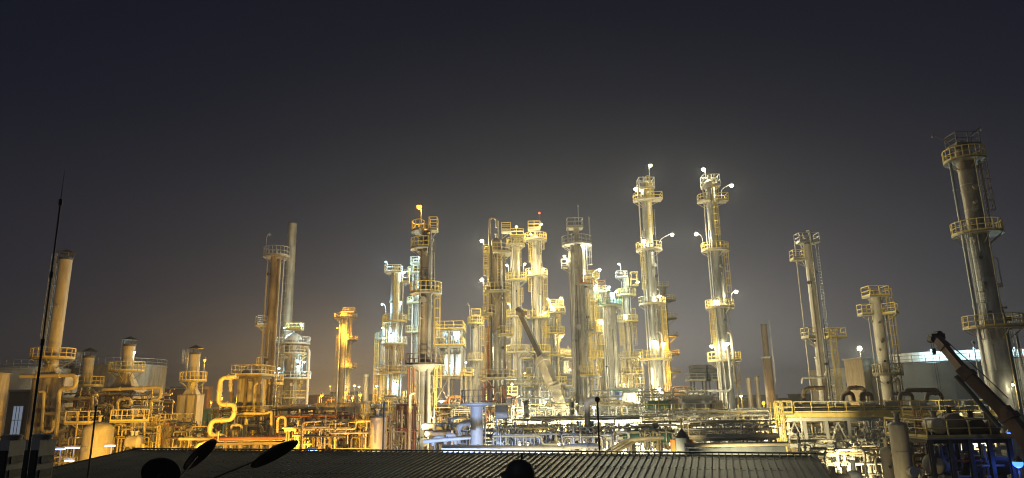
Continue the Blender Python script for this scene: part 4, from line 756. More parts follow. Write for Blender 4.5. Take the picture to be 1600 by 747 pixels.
for lev, zz in enumerate((zt + .12, zt - 2.5, zt - 4.2)):
    y = 1.6
    while y < 3.9:
        r = rg.choice((.09, .13, .18, .24)); x0 = 0 if rg.random() < .6 else rg.uniform(0, 5); x1 = Lr if rg.random() < .6 else rg.uniform(Lr - 6, Lr)
        P = [(x0, y, zz + r), (x1, y, zz + r)]
        if rg.random() < .5: P.append((x1, y, zz + r + rg.uniform(-2, 1.4)))
        if rg.random() < .4: P = [(x0, y, zz + r + rg.uniform(-2, .8))] + P
        mb = MB().tube(P, r, 8, r * 3)
        for k in range(int(Lr / 4)): q = rg.uniform(x0 + 1, x1 - 1); mb.cyl((q, y, zz + r), (q + .1, y, zz + r), r * 1.6, n=8)
        mb.build('pipe', rg.choice(('pipe', 'galv', 'cream', 'steel_brown', 'silver')), rk); y += r * 2 + .16
for i in range(8): MB().box((1.2 + i * Lr / 8, 2.2, zt + .55), (Lr / 8 - .8, 1.2, .75)).build('cable_tray_box', 'grey_paint', rk)
# goose-neck loops on top of the bridge
for pts, lab in (([(1316, 628), (1318, 614), (1332, 614), (1334, 628)], 'low dark goose-neck pipe left on the pipe bridge'), ([(1323, 614), (1326, 606), (1348, 606), (1352, 614), (1346, 616), (1346, 627)], 'taller dark goose-neck pipe on the pipe bridge'), ([(1350, 628), (1348, 615), (1361, 615), (1363, 628)], 'right low dark goose-neck pipe on the pipe bridge'), ([(1405, 628), (1406, 615), (1424, 615), (1426, 628)], 'dark goose-neck pipe in front of the huge tank, left'), ([(1414, 615), (1416, 610), (1462, 609), (1468, 616)], 'long dark goose-neck pipe in front of the huge tank'), ([(1447, 628), (1449, 614), (1470, 614), (1472, 628)], 'dark goose-neck pipe in front of the huge tank, right'), ([(1256, 625), (1256, 607), (1288, 606)], 'thick dark pipe elbow left on the pipe bridge'), ([(1253, 600), (1254, 590), (1290, 590), (1291, 580)], 'thin pale pipe beside the slim pale tower')):
    loop_pipe('goose_neck_pipe', lab, pts, 68, .2 if 'thin' not in lab else .1, 'steel_brown' if 'dark' in lab else 'galv')
lad = Tower('access_ladder', 'yellow caged access ladder at the left end of the pipe bridge', 1218, 640, 65.5, 'ladder'); lad.r.append((0, 30, .1, .1)); lad.ladder(0, zt, 250, .2); lad.ladder(0, zt, 200, .7, cage=False); lad.box_plat(zt, .4, 0, 1.2, 1.2)
rl = Tower('access_ladder', 'orange caged ladder tower in front of the right exchangers', 1441, 700, 54, 'ladder'); rl.r.append((0, 30, .1, .1)); ztl = rl.z(662); rl.ladder(0, ztl, 250, .2, m='orange_paint'); rl.ladder(0, ztl - 1.2, 350, .3, m='orange_paint'); frame('ladder_frame', 'thin orange steel frame around the right ladder', 'steel structure', U(1432, 700, 55).x, U(1454, 700, 55).x, 54.6, 55.6, [2, 4, ztl], 1, 1, 'steel_brown', (2,), (2,), w=.1)
# right foreground vessels and exchangers
f1 = vessel('tan_vessel', 'tall tan upright vessel in front of the right pipe bridge', 1406, 690, 46, 1.12, zat(664, 26, 46), 0, 'cream', head=.22); f1.manway(f1.z(735), 280, .25); f1.pipe(f1.z(660), f1.z(652), 270, .16, -.7, 'cream')
f2 = vessel('tan_vessel', 'shorter tan upright vessel left of the tall one', 1386, 710, 50, .85, zat(702, 27, 50), 0, 'cream', head=.22); f2.manway(f2.z(712), 280, .1, 'pipe_red'); f2.manway(f2.z(728), 250, .08, 'steel_dark')
yx = 45
ex0, ex1 = U(1452, 685, yx).x, U(1575, 685, yx).x; ze2 = zat(686, (ex0 + ex1) / 2, yx)
frame('exchanger_deck', 'dark steel deck with orange railing carrying exchangers, lower right', 'steel structure', ex0, ex1, yx, yx + 4.5, [ze2], 4, 1, 'steel_dark', (0,), (0,), w=.24, rm='yellow')
for i, (px, d, lab, mm) in enumerate(((1464, 1.05, 'pale flanged exchanger end, left on the lower right deck', 'cream'), (1489, 1.3, 'big dark exchanger drum seen end-on on the lower right deck', 'steel_brown'), (1522, 1.0, 'brown exchanger right of the big drum on the lower right deck', 'steel_brown'), (1546, .9, 'rightmost pale exchanger on the lower right deck', 'clad_tan'))):
    p = U(px, 685, yx + 2); drum('heat_exchanger', lab, (p.x, yx + 2, ze2 + .25 + d / 2), 2.2, d, R(72), mm, 'heat exchanger', True, 1, zs=ze2 + .12)
drum('horizontal_drum', 'pale round-ended drum under the lower right deck', U(1473, 724, 47), 2.6, 1.35, R(35), 'cream'); drum('horizontal_drum', 'dim drum under the right half of the lower right deck', U(1540, 728, 48), 3, 1.2, R(10), 'steel_brown')
manifold('pipe_manifold', 'glinting small pipes under the lower right exchanger deck', ex0, ex1, yx + .3, yx + 4, .6, ze2 - .4, 26, 31, ('pipe', 'steel_dark', 'silver', 'pipe_red', 'steel_brown'), (.04, .12))
manifold('pipe_manifold', 'pale pipes between the exchanger deck and the pipe bridge', ex0 - 3, ex1 + 3, yx + 6, yx + 11, 1.5, 7.0, 30, 32, ('pipe', 'galv', 'steel_brown', 'cream', 'silver'), (.05, .16))
manifold('pipe_manifold', 'valves and small lines below the left half of the pipe bridge', U(1280, 700, 58).x, U(1375, 700, 58).x, 55, 60, .6, 4.6, 34, 33, ('pipe', 'galv', 'steel_brown', 'cream', 'white_paint'), (.05, .15))
manifold('pipe_manifold', 'pipes tangled under the left end of the pipe bridge', U(1225, 690, 70).x, U(1400, 690, 70).x, 70, 76, 1.5, 7.4, 50, 34, ('pipe', 'galv', 'steel_brown', 'cream', 'white_paint', 'pipe_yellow'), (.05, .18))
vessel('blue_drum', 'small blue-topped drum at the bottom edge below the pipe bridge', 1335, 745, 48, 1.0, zat(741, 24, 48), 0, 'blue_grey'); drum('horizontal_drum', 'tan drum lying at the bottom edge right of the dark roof', U(1312, 748, 48), 1.8, .7, 0, 'cream')
lp = loop_pipe
lp('small_line', 'white bent line below the left half of the pipe bridge', [(1300, 745), (1300, 727), (1304, 726), (1307, 710)], 56, .09, 'white_paint'); lp('small_line', 'white bent line below the pipe bridge, beside the blue drum', [(1342, 745), (1345, 722), (1350, 720), (1348, 706)], 56, .09, 'white_paint')
box = thing('control_cabinet', 'dark grey control cabinet below the pipe bridge', 'cabinet', U(1325, 745, 52)); MB().box((0, 0, .5), (1.0, .7, 1.9)).build('body', 'grey_paint', box); MB().box((0, -.37, .5), (.9, .04, 1.75)).build('door', 'blue_grey', box); MB().box((0, -.1, 1.52), (1.2, 1.0, .08)).build('rain_hood', 'grey_paint', box)
post_lamp('blue glowing lamp at the right picture edge behind the crane boom', 1590, 722, 44, 'deep_blue', 40, 2, k=1.6); post_lamp('smaller blue lamp above the one at the right edge', 1578, 676, 48, 'deep_blue', 18, 3, k=1.0)

# ================================================================ small fittings up the shafts
for i, (T_, n_, c_) in enumerate(((E, 8, 2), (Gt, 14, 3), (Hh, 6, 2), (I, 10, 4), (J, 6, 2), (K, 16, 3), (Mt, 4, 1), (N, 18, 4), (O, 12, 4), (P_t, 12, 4), (Q, 10, 4), (Rr, 16, 3), (V1, 8, 3), (V2, 8, 3), (V3, 8, 3), (St, 10, 3), (T1, 16, 4), (T2, 16, 4), (X, 8, 2), (Yt, 6, 2), (Zt, 10, 2))): T_.dress(100 + i, n_, 6., None, c_)
for T_, zs2, a_ in ((N, (600, 525, 457, 397), 200), (O, (600, 551, 496, 439), 205), (P_t, (600, 551, 498, 432), 345), (Q, (600, 556, 522), 205), (V1, (600, 560, 472), 200), (V2, (600, 540, 500), 330), (St, (620, 560, 503, 462), 205), (I, (622, 583, 538, 503), 205), (J, (600, 520, 475, 428), 340), (Rr, (640, 588, 518, 447), 330), (Mt, (620, 563, 506), 330), (K, (640, 575), 345), (Gt, (622, 592, 553), 330)):
    for p0, p1 in zip(zs2[:-1], zs2[1:]): T_.ladder(T_.z(p0), T_.z(p1), a_, .5)

# ================================================================ centre: low structures and pipe racks
vessel('upright_vessel', 'plain tan upright vessel lit orange, left of the big near column', 589, 680, 64, 1.5, zat(653, -12.5, 64), 0, 'cream', head=.12)
sf = frame('vessel_frame', 'yellow railed ladder frame around the plain tan vessel', 'steel structure', U(573, 680, 65).x, U(603, 680, 65).x, 65, 67, [3, 4.8, zat(648, -12.5, 65)], 2, 1, 'pipe_yellow', (2,), (2,), ((0, 0), (1, 0)), w=.12)
lf = Tower('access_ladder', 'orange-lit caged ladder left of the plain tan vessel', 573, 680, 64.6, 'ladder'); lf.r.append((0, 30, .1, .1)); lf.ladder(0, lf.z(648), 250, .1); lf.ladder(0, lf.z(655), 160, .5)
manifold('pipe_manifold', 'upright orange-lit small lines between the tan vessel and the near column', U(604, 680, 68).x, U(650, 680, 68).x, 66, 72, 2.5, 8.6, 34, 41, ('pipe', 'pipe_yellow', 'rust', 'galv', 'pipe_red'), (.04, .12))
frame('pipe_support', 'rusty steel pipe support between the tan vessel and the near column', 'steel structure', U(620, 680, 70).x, U(648, 680, 70).x, 70, 72.5, [4, 6.6, 9.2], 2, 1, 'rust', (), (), ((0, 0), (1, 1), (2, 0)), w=.2)
# mushroom-like blue-lit vessel
mv = Tower('flat_topped_vessel', 'blue-lit upright vessel with a wide flat disc on top, centre', 745, 670, 58, 'vessel'); zv = mv.z(633); mv.shell(0, zv, 1.05, None, 'white_paint', 2.0); MB().lathe([(.5, zv - .15), (1.35, zv + .02), (1.4, zv + .12), (1.35, zv + .2), (.001, zv + .25)], 26).build('top_disc', 'white_paint', mv.o); rail_line(MB(), arc_pts(1.25, 150, 390, zv + .2), 1.0, toe=False).build('railing', 'steel_brown', mv.o); mv.pipe(1, zv, 350, .05, .15, 'white_paint')
# blue-lit exchangers left of it
lp = loop_pipe
drum('horizontal_drum', 'white horizontal drum lit blue between the near column and flat-topped vessel', U(691, 666, 63), 3.4, .62, R(-4), 'white_paint'); drum('horizontal_drum', 'lower pale drum lit blue beside the near column', U(688, 677, 61), 2.4, .55, 0, 'blue_grey')
lp('blue_pipe', 'thick pipe curving up, lit blue, left of the flat-topped vessel', [(716, 692), (716, 670), (722, 662), (738, 659)], 60, .26, 'white_paint'); lp('blue_pipe', 'round pipe loop lit blue above the horizontal drum', [(706, 672), (706, 655), (712, 652), (730, 652), (732, 670), (722, 676)], 62, .14, 'white_paint'); lp('blue_pipe', 'low arched pipe lit blue beside the near column', [(676, 697), (677, 684), (694, 683), (696, 694)], 57, .14, 'white_paint'); lp('blue_pipe', 'second low arched pipe lit blue, right of the first', [(697, 684), (698, 680), (711, 680), (712, 694)], 58, .18, 'white_paint')
lp('blue_pipe', 'long straight pipe lit bright blue just above the roof edge', [(690, 699), (880, 700)], 52, .17, 'white_paint'); lp('blue_pipe', 'blue-lit pipe with rounded elbow above the roof edge, right of the long one', [(880, 712), (880, 700), (898, 697), (936, 696), (937, 712)], 52, .2, 'white_paint'); lp('pale_pipe', 'slanting pale pipe in front of the near column', [(662, 690), (736, 683)], 55, .16, 'white_paint'); lp('pale_pipe', 'thin second blue-lit pipe below the long straight one', [(690, 705), (960, 706)], 51, .09, 'white_paint')
manifold('pipe_manifold', 'blue-lit clutter of small lines around the flat-topped vessel', U(676, 690, 60).x, U(800, 690, 60).x, 60, 66, 3.0, 7.0, 34, 42, ('pipe', 'silver', 'galv', 'white_paint', 'steel_dark'), (.04, .12))
manifold('pipe_manifold', 'upright slim lines right of the flat-topped vessel', U(757, 690, 66).x, U(805, 690, 66).x, 66, 70, 2.5, 8.0, 26, 43, ('pipe', 'silver', 'galv', 'steel_dark', 'cream'), (.04, .1))
# main transverse pipe racks
def rack(label, px0, px1, Y, py, nb, npipes, seed, m='steel_brown', mats=('pipe', 'silver', 'cream', 'galv'), dep=3.4, lev=2, rz=0., rmax=.24):
    a, b = U(px0, py, Y), U(px1, py, Y); L = b.x - a.x; z = (a.z + b.z) / 2; t = thing('pipe_rack', label, 'pipe rack', (a.x, Y, 0), rz); rg = random.Random(seed)
    cmesh = MB().ibeam((0, 0, 0), (0, 0, z), .26, .26).mesh('column', m); bm = MB().ibeam((0, .13, 0), (0, dep - .13, 0), .2, .28).mesh('cross_beam', m)
    zs = [z - .2 - 2.0 * i for i in range(lev)]
    for i in range(nb + 1):
        for y in (0, dep): link('column', cmesh, t, (L * i / nb, y, 0))
        for zz in zs: link('cross_beam', bm, t, (L * i / nb, 0, zz))
    for zz in zs: MB().ibeam((0, -.16, zz + .02), (L, -.16, zz + .02), .16, .24).build('long_beam', m, t)
    for zz in zs:
        y = .3
        for k in range(npipes):
            r = rg.choice((.08, .11, .15, .2, rmax)); x0 = 0 if rg.random() < .7 else rg.uniform(0, L * .3); x1 = L if rg.random() < .7 else rg.uniform(L * .7, L); zc = zz + .15 + r
            P = [(x0, y, zc), (x1, y, zc)]
            if rg.random() < .35: P.append((x1, y, zc - rg.uniform(1, 2.5)))
            if rg.random() < .35: P = [(x0, y, zc + rg.uniform(-2, 1.2))] + P
            mb = MB().tube(P, r, 8, r * 3)
            for q in range(int(L / 5)): x = rg.uniform(x0 + .5, x1 - .5); mb.cyl((x, y, zc), (x + .1, y, zc), r * 1.5, n=8)
            mb.build('pipe', rg.choice(mats), t); y += 2 * r + .2
            if y > dep - .3: break
    return t
Wm = ('pipe', 'silver', 'cream', 'white_paint', 'galv')
rack('long central pipe rack of pale pipes in front of the columns', 795, 1000, 66, 656, 7, 9, 51, 'galv', mats=Wm)
rack('pale pipe rack continuing right under the twin towers', 985, 1225, 68, 664, 8, 8, 52, 'galv', mats=Wm)
rack('orange-lit low pipe rack left of the tan vessel', 452, 600, 66, 676, 6, 10, 53, 'steel_brown', ('pipe_red', 'pipe', 'pipe_yellow', 'cream', 'rust'))
rack('orange-lit upper pipe rack behind the low one', 425, 640, 84, 637, 8, 8, 54, 'steel_brown', ('pipe_yellow', 'pipe', 'cream', 'rust'))
rack('yellow-lit rack low behind the left dark dishes', 330, 470, 68, 690, 6, 7, 55, 'steel_brown', ('pipe_red', 'pipe', 'pipe_yellow', 'cream'), lev=1)
rack('pipe rack behind the flat-topped vessel', 672, 800, 82, 637, 5, 9, 56, 'steel_brown', ('pipe', 'cream', 'pipe_yellow', 'galv'))
rack('second central pipe rack deeper between the columns', 800, 1010, 94, 640, 7, 8, 57, 'grey_paint', Wm, lev=2)
rack('far right pipe rack behind the pipe bridge', 1150, 1560, 92, 640, 10, 8, 58, 'grey_paint', Wm)
rack('low pipe rack with slender pipes just beyond the roof edge, centre', 800, 985, 58, 682, 6, 8, 59, 'galv', ('pipe', 'silver', 'white_paint', 'green', 'cream'), lev=1, rmax=.12)
# bundle of slanting pipes near the roof edge
sb = thing('pipe_bundle', 'three parallel pale pipes slanting up to the right above the roof edge', 'pipe', U(935, 712, 50))
a0 = U(935, 712, 50)
for i in range(3): p, q = U(935 + i * 9, 713, 50 + i * .5), U(978 + i * 8, 688, 54 + i * .5); MB().tube([p - a0, q - a0, q - a0 + Vector((2.2, .4, .15))], .13, 10, .5).build('pipe', 'cream', sb)
sp = thing('pipe_bundle', 'slanting pale pipes behind the long blue pipe', 'pipe', U(820, 700, 56)); a0 = U(820, 700, 56)
for i in range(2): p, q = U(822 + i * 12, 700, 56), U(862 + i * 10, 686, 58); MB().tube([p - a0, q - a0], .13, 10).build('pipe', 'cream', sp)
drum('green_drum', 'long dark green drum behind the slanting pipes', U(1010, 684, 58), 3.6, .8, R(-5), 'green'); drum('green_drum', 'short green drum on the central low rack', U(915, 671, 60), 2.6, .5, 0, 'green')
lp('pale_pipe', 'thick pale pipe turning down, dark flange at its right end, near the foreground pole', [(918, 676), (917, 626), (934, 624)], 60, .26, 'cream')
# multi-storey structures among the central columns
zc = lambda py, Y=100: zat(py, 3, Y)
frame('column_structure', 'yellow-railed multi-floor steel structure behind the crane boom', 'steel structure', U(812, 600, 112).x, U(896, 600, 112).x, 111, 117, [zc(642, 112), zc(625, 112), zc(606, 112), zc(587, 112), zc(562, 112)], 5, 1, 'grey_paint', (0, 1, 2, 3, 4), (0, 1, 2, 3, 4), ((2, 1), (3, 3), (1, 2)), dm='clad_tan')
frame('column_structure', 'yellow-railed steel structure between broad and slender columns', 'steel structure', U(925, 600, 120).x, U(1005, 600, 120).x, 120, 125, [zc(638, 120), zc(620, 120), zc(604, 120), zc(588, 120), zc(560, 120)], 5, 1, 'grey_paint', (0, 1, 2, 3, 4), (0, 1, 2, 3, 4), ((2, 1), (3, 2)), dm='clad_tan')
frame('column_structure', 'low structure with yellow rails left of the crane, behind brown column', 'steel structure', U(755, 600, 96).x, U(806, 600, 96).x, 95, 99, [zc(645, 96), zc(618, 96)], 3, 1, 'rust', (0, 1), (0, 1), ((0, 1),), dm='clad_tan')
drum('horizontal_drum', 'long pale horizontal drum high behind the crane boom', U(872, 553, 114), 8, 1.7, 0, 'cream', saddles=False)
for i, (x, y, Y) in enumerate(((826, 574, 113), (845, 575, 113), (884, 574, 113), (830, 610, 113), (880, 612, 113), (940, 575, 121), (965, 574, 121), (990, 606, 121))): vessel('floor_vessel', ['leftmost', 'second', 'right-hand', 'lower left', 'lower right', 'left upper', 'middle upper', 'right lower'][i] + (' pale vessel on the structure behind the crane' if i < 5 else ' pale vessel on the structure left of the twin towers'), x, y, Y, 1.1, zc(y - 10, Y), zc(562 if i in (5, 6) and False else (587 if i < 3 else (625 if i < 5 else (588 if i < 7 else 620))), Y) + .11, 'white_paint' if i % 2 else 'silver', skirt=.3)
for i, (x, y, Y, c, p) in enumerate(((820, 583, 111, 'warm', 900), (890, 577, 111, 'warm', 900), (853, 628, 106, 'white', 900), (935, 577, 118, 'warm', 800), (975, 600, 118, 'warm', 800), (760, 620, 92, 'sodium', 900), (800, 600, 93, 'warm', 700), (735, 630, 90, 'warm', 700), (905, 612, 118, 'warm', 900), (860, 655, 88, 'cyan', 900), (812, 656, 90, 'cyan', 900), (1000, 590, 112, 'warm', 800), (803, 634, 71, 'white', 900), (928, 636, 71, 'white', 900))):
    post_lamp(['warm lamp beside the structure left of the crane boom', 'warm lamp right on the structure behind the crane', 'white lamp low behind the crane boom', 'warm lamp right of the broad grey column', 'warm lamp under the slender pale column', 'orange lamp at the foot of the dark brown column', 'warm lamp behind the dark brown column foot', 'warm lamp near the slim pale column foot', 'warm lamp behind the broad grey column', 'cold white lamp right of the crane foot', 'cold white lamp left of the crane foot', 'warm lamp beside the left twin tower foot', 'added white lamp left of the crane foot above the rack', 'added white lamp right of the crane foot above the rack'][i], x, y, Y, c, p, k=.85)  # the last two lamps are added to brighten the crane boom
manifold('pipe_manifold', 'dense yellow-lit pipes behind the crane foot', U(806, 640, 90).x, U(900, 640, 90).x, 88, 93, 3, 10.5, 44, 61, ('pipe', 'pipe_yellow', 'cream', 'galv', 'orange_paint'), (.05, .16)); manifold('pipe_manifold', 'dense yellow-lit pipes right of the broad grey column', U(920, 640, 96).x, U(1005, 640, 96).x, 94, 99, 3, 10.5, 40, 62, ('pipe', 'pipe_yellow', 'cream', 'galv', 'green'), (.05, .16)); manifold('pipe_manifold', 'orange-lit pipes at the foot of the dark brown column', U(752, 640, 86).x, U(800, 640, 86).x, 84, 88, 3, 11, 36, 63, ('pipe', 'pipe_yellow', 'orange_paint', 'pipe_red', 'rust'), (.05, .15))
for i, px in enumerate((822, 895)): t = thing('valve_stack', ['left', 'right'][i] + ' thick black upright vent pipe beside the crane foot', 'pipe', (U(px, 660, 70).x, 70, 0)); z = zat(628, 3, 70); MB().cyl((0, 0, 0), (0, 0, z), .28, n=12).cyl((0, 0, z), (0, 0, z + .15), .38, n=12).build('vent', 'black', t); MB().cyl((0, 0, z - 1.4), (0, 0, z - 1.25), .4, n=12).build('flange', 'black', t)
cab = thing('instrument_box', 'pale square box on legs left of the crane, above the roof edge', 'cabinet', (U(784, 660, 62).x, 62, 0)); z0 = zat(645, -1, 62); MB().box((0, 0, z0 + .1), (1.1, .5, 1.2)).build('body', 'cream', cab); MB().box((0, -.27, z0 + .1), (1.0, .03, 1.1)).build('door', 'white_paint', cab)
for sx in (-.45, .45): MB().bar((sx, 0, 0), (sx, 0, z0 - .5), .08).build('leg', 'galv', cab)

# platform with motor boxes below the twin towers
wx0, wx1 = U(1008, 640, 80).x, U(1132, 640, 80).x; zw1 = zat(648, 20, 80)
frame('fan_deck', 'raised grey deck with yellow railing between the twin tower feet', 'steel structure', wx0, wx1, 80, 86, [3.6, zw1], 4, 1, 'galv', (1,), (1,), ((1, 1), (1, 2)), w=.36)
for i, (px, wd, hh, mm) in enumerate(((1030, 2.6, 1.4, 'green'), (1052, 1.2, 1.6, 'galv'), (1090, 3.6, 1.9, 'grey_paint'), (1118, 1.6, 1.3, 'cream'))):
    t = thing('motor_box', ['green', 'small galvanised', 'wide grey panelled', 'small cream'][i] + ' machine housing on the deck between the twin towers', 'machine', (U(px, 640, 82).x, 82.5, zw1 + .12)); MB().box((0, 0, hh / 2), (wd, 1.6, hh)).build('housing', mm, t); MB().box((0, 0, hh + .05), (wd + .15, 1.75, .1)).build('lid', mm, t)
    for k in range(3): MB().box((-wd * .32 + k * wd * .32, -.83, hh * .5), (wd * .26, .05, hh * .7)).build('panel', mm, t)
manifold('pipe_manifold', 'pale pipes crossing over the deck between the twin towers', wx0, wx1, 81, 85.5, zw1 + .2, zw1 + 3.2, 22, 64, ('pipe', 'galv', 'cream', 'pipe_yellow'), (.05, .13)); manifold('pipe_manifold', 'glinting pipes under the deck between the twin towers', wx0, wx1, 79.5, 85, 1.5, zw1 - .6, 44, 65, ('pipe', 'silver', 'cream', 'orange_paint', 'white_paint', 'green'), (.05, .17))
for i, sx in enumerate((-1, 1)): lp('duct_pipe', ('left' if sx < 0 else 'right') + ' leg of the pale inverted-V duct below the fan deck', [(1072, 650), (1072 + sx * 18, 664), (1073 + sx * 20, 690)], 77, .26, 'white_paint' if sx > 0 else 'cream')
ht = Tower('hooded_tank', 'grey upright tank with conical hood just above the roof edge', 1066, 690, 48, 'tank'); ht.shell(0, ht.z(684), .95, None, 'blue_grey', 1.5); MB().lathe([(.5, 0), (.3, .28), (.12, .5), (.06, .55), (.06, 1.3), (.001, 1.32)], 18, (0, 0, ht.z(684))).build('hood', 'clad_tan', ht.o)
for s_ in (-1, 1): MB().box((s_ * .62, .1, ht.z(696)), (.22, .5, .75)).build('burner_box', 'orange_paint', ht.o)
cv = thing('covered_load', 'long dark tarpaulin-covered load behind the roof edge, right', 'tarpaulin', (U(1148, 700, 46).x, 46, 0)); x_ = 3.1; zt_ = zat(697, 14, 46)
MB().add([], []) if False else None
mbx = MB(); nxx = 14; vs = []; rg = random.Random(8)
for i in range(nxx + 1):
    x = -x_ + 2 * x_ * i / nxx; vs += [(x, -.7 + rg.uniform(-.05, .05), 0), (x, -.65 + rg.uniform(-.08, .08), zt_ * .6), (x, -.5 + rg.uniform(-.05, .05), zt_ - rg.uniform(0, .12)), (x, .6, zt_ - rg.uniform(0, .1)), (x, .8, 0)]
mbx.add(vs, [(5 * i + k, 5 * i + k + 1, 5 * i + 6 + k, 5 * i + 5 + k) for i in range(nxx) for k in range(4)] + [(4, 3, 2, 1, 0), tuple(5 * nxx + k for k in range(5))]); mbx.build('cover', 'blue_grey', cv); MB().cyl((-x_ - .2, -.4, zt_ + .12), (x_ + .2, -.4, zt_ + .12), .14, n=10).build('top_pipe', 'cream', cv)
# shed and cooling units
building('blue_shed', 'blue-grey shed with flat canopy right of the pointed column', 971, 1002, 612, 102, 6, 'blue_grey', [(.55, .72, 2.0, 1.8)], panels=4, wm='glass')
for i, px in enumerate((1095, 1119)):
    t = thing('cooling_unit', ['left', 'right'][i] + ' dark square cooling unit on a raised frame behind the twin towers', 'cooling unit', (U(px, 600, 118).x, 119.5, 0)); zb_ = zat(594, 30, 118); zt2 = zat(570, 30, 118)
    for j in range(4): MB().box((0, 0, zb_ + (zt2 - zb_) * (j + .5) / 4), (2.3, 2.6, (zt2 - zb_) / 4 - .05)).build('louvre_tier', 'steel_dark', t)
    for sx in (-1, 1):
        for sy in (-1, 1): MB().ibeam((sx * 1.0, sy * 1.1, 0), (sx * 1.0, sy * 1.1, zb_), .22, .22).build('leg', 'steel_dark', t)
    d = MB().box((0, 0, zb_ - .1), (3.6, 3.4, .14)).build('deck', 'grating', t); rail_line(MB(), [(-1.8, -1.7, zb_), (1.8, -1.7, zb_), (1.8, 1.7, zb_), (-1.8, 1.7, zb_)], 1.1, True).build('railing', 'galv', d)
building('orange_container', 'orange container-like cabin behind the left twin tower', 1056, 1077, 606, 118, 4, 'orange_paint', panels=5, cat='container', roofm='orange_paint')
for i, (px, y, Y, lab) in enumerate(((272, 575, 160, 'low reddish tank roof between the left stacks'), (572, 585, 180, 'small far capped stack left of the cold-lit column'))):
    t = Tower('far_stack', lab, px, 615, Y, 'chimney'); t.shell(0, t.z(y), 1.6, None, 'clad_tan', 3) if i else None
    if i: t.ring(t.z(y) - .6, .12, .6)
    else: bpy.data.objects.remove(t.o)
# horizon blocks
rg = random.Random(12)
LBL = ['left of the lone furnace', 'behind the packed structure', 'right of the reactor', 'beneath the hazy orange column', 'right of the hazy orange column', 'behind the cold-lit column', 'right of the twin towers', 'between the small dark stacks', 'left of the pipe bridge', 'behind the slim pale tower']
for i, (a, b, y, Y) in enumerate(((318, 362, 628, 190), (362, 420, 622, 210), (480, 520, 618, 200), (516, 556, 613, 230), (552, 600, 617, 210), (592, 640, 622, 230), (1145, 1180, 622, 210), (1172, 1215, 618, 240), (1205, 1256, 623, 260), (1250, 1310, 616, 230))): building('far_store', 'low dim store building far off ' + LBL[i], a, b, y, Y, 10, ['concrete', 'clad_tan', 'brick_wall', 'grey_paint'][i % 4], [(.2, .55, 1.5, 1.2), (.5, .55, 1.5, 1.2), (.8, .55, 1.5, 1.2)], panels=0)
for i, (px, py, Y, c, p, k) in enumerate(((345, 621, 84, 'sodium', 2600, 1.5), (320, 626, 150, 'sodium', 900, 1.5), (330, 628, 150, 'sodium', 900, 1.4), (380, 625, 120, 'sodium', 900, 1.2), (481, 603, 150, 'sodium', 900, 1.2), (516, 603, 160, 'sodium', 900, 1.2), (503, 617, 92, 'sodium', 2600, 1.2), (540, 612, 130, 'sodium', 1600, 1.4), (563, 616, 110, 'sodium', 2200, 1.6), (554, 602, 170, 'warm', 900, 1.4), (561, 604, 175, 'warm', 900, 1.4), (589, 603, 150, 'cyan', 900, 1.3), (551, 621, 110, 'sodium', 1500, 1.2), (1158, 618, 140, 'white', 1500, 1.5), (1193, 629, 130, 'sodium', 2200, 1.8), (631, 612, 96, 'sodium', 1600, .9), (1074, 626, 90, 'white', 2200, 1.6), (1030, 607, 98, 'white', 1500, 1.3), (1000, 610, 100, 'warm', 900, .9), (1222, 645, 70, 'warm', 700, .8), (1120, 655, 84, 'warm', 900, .8), (1046, 655, 84, 'warm', 900, .8))):
    post_lamp(['brightest orange lamp in front of the square pipe loops', 'far orange lamp right of the lone furnace', 'second far orange lamp right of the lone furnace', 'orange lamp under the packed structure', 'small orange lamp right of the reactor', 'small orange lamp left of the hazy orange column', 'big orange lamp on the upper pipe rack', 'orange lamp right of the hazy orange column foot', 'orange lamp between the hazy column and the tan vessel', 'warm lamp, left of a close pair beyond the racks', 'warm lamp, right of a close pair beyond the racks', 'cold white lamp left of the cold-lit column foot', 'orange lamp low above the tan store', 'starry white lamp right of the twin towers', 'starry orange lamp between the small stacks', 'orange lamp in front of the cold-lit column foot', 'brilliant white lamp on the deck between the twins', 'bright white lamp at the left twin tower foot', 'warm lamp right of the blue shed', 'warm lamp on the pipe bridge ladder', 'warm lamp under the right half of the fan deck', 'warm lamp under the left half of the fan deck'][i], px, py, Y, c, p, k=k)

# low box stores along the orange rack
st = thing('beige_cabin', 'beige metal cabin amid the orange-lit pipe racks', 'cabin', (U(535, 640, 80).x, 80, 0)); zc1, zc0 = zat(631, -20, 80), zat(648, -20, 80)
for i in range(5): MB().box((-2.2 + i * 1.1, 0, (zc0 + zc1) / 2), (1.06, 2.4, zc1 - zc0)).build('wall_panel', 'cream', st)
MB().box((0, 0, zc1 + .06), (5.7, 2.6, .12)).build('roof', 'cream', st)
for sx in (-2.4, 0, 2.4): MB().ibeam((sx, 0, 0), (sx, 0, zc0), .24, .24).build('leg', 'steel_brown', st)
manifold('pipe_manifold', 'orange-lit pipes among the racks left of the tan vessel', U(430, 660, 76).x, U(570, 660, 76).x, 75, 80, 3, 8.4, 50, 66, ('pipe_yellow', 'pipe', 'rust', 'cream', 'pipe_red'), (.05, .14)); manifold('pipe_manifold', 'orange-lit pipes behind the upper rack', U(480, 630, 92).x, U(640, 630, 92).x, 91, 96, 4, 10.2, 40, 67, ('pipe_yellow', 'pipe', 'rust', 'cream'), (.06, .16))
lp('rail_pipe', 'thin pale hoop pipe in front of the orange rack', [(472, 700), (473, 660), (502, 658)], 62, .08, 'cream'); lp('rail_pipe', 'tall thin hoop pipe on the upper rack', [(508, 620), (524, 620), (526, 676)], 78, .09, 'cream')
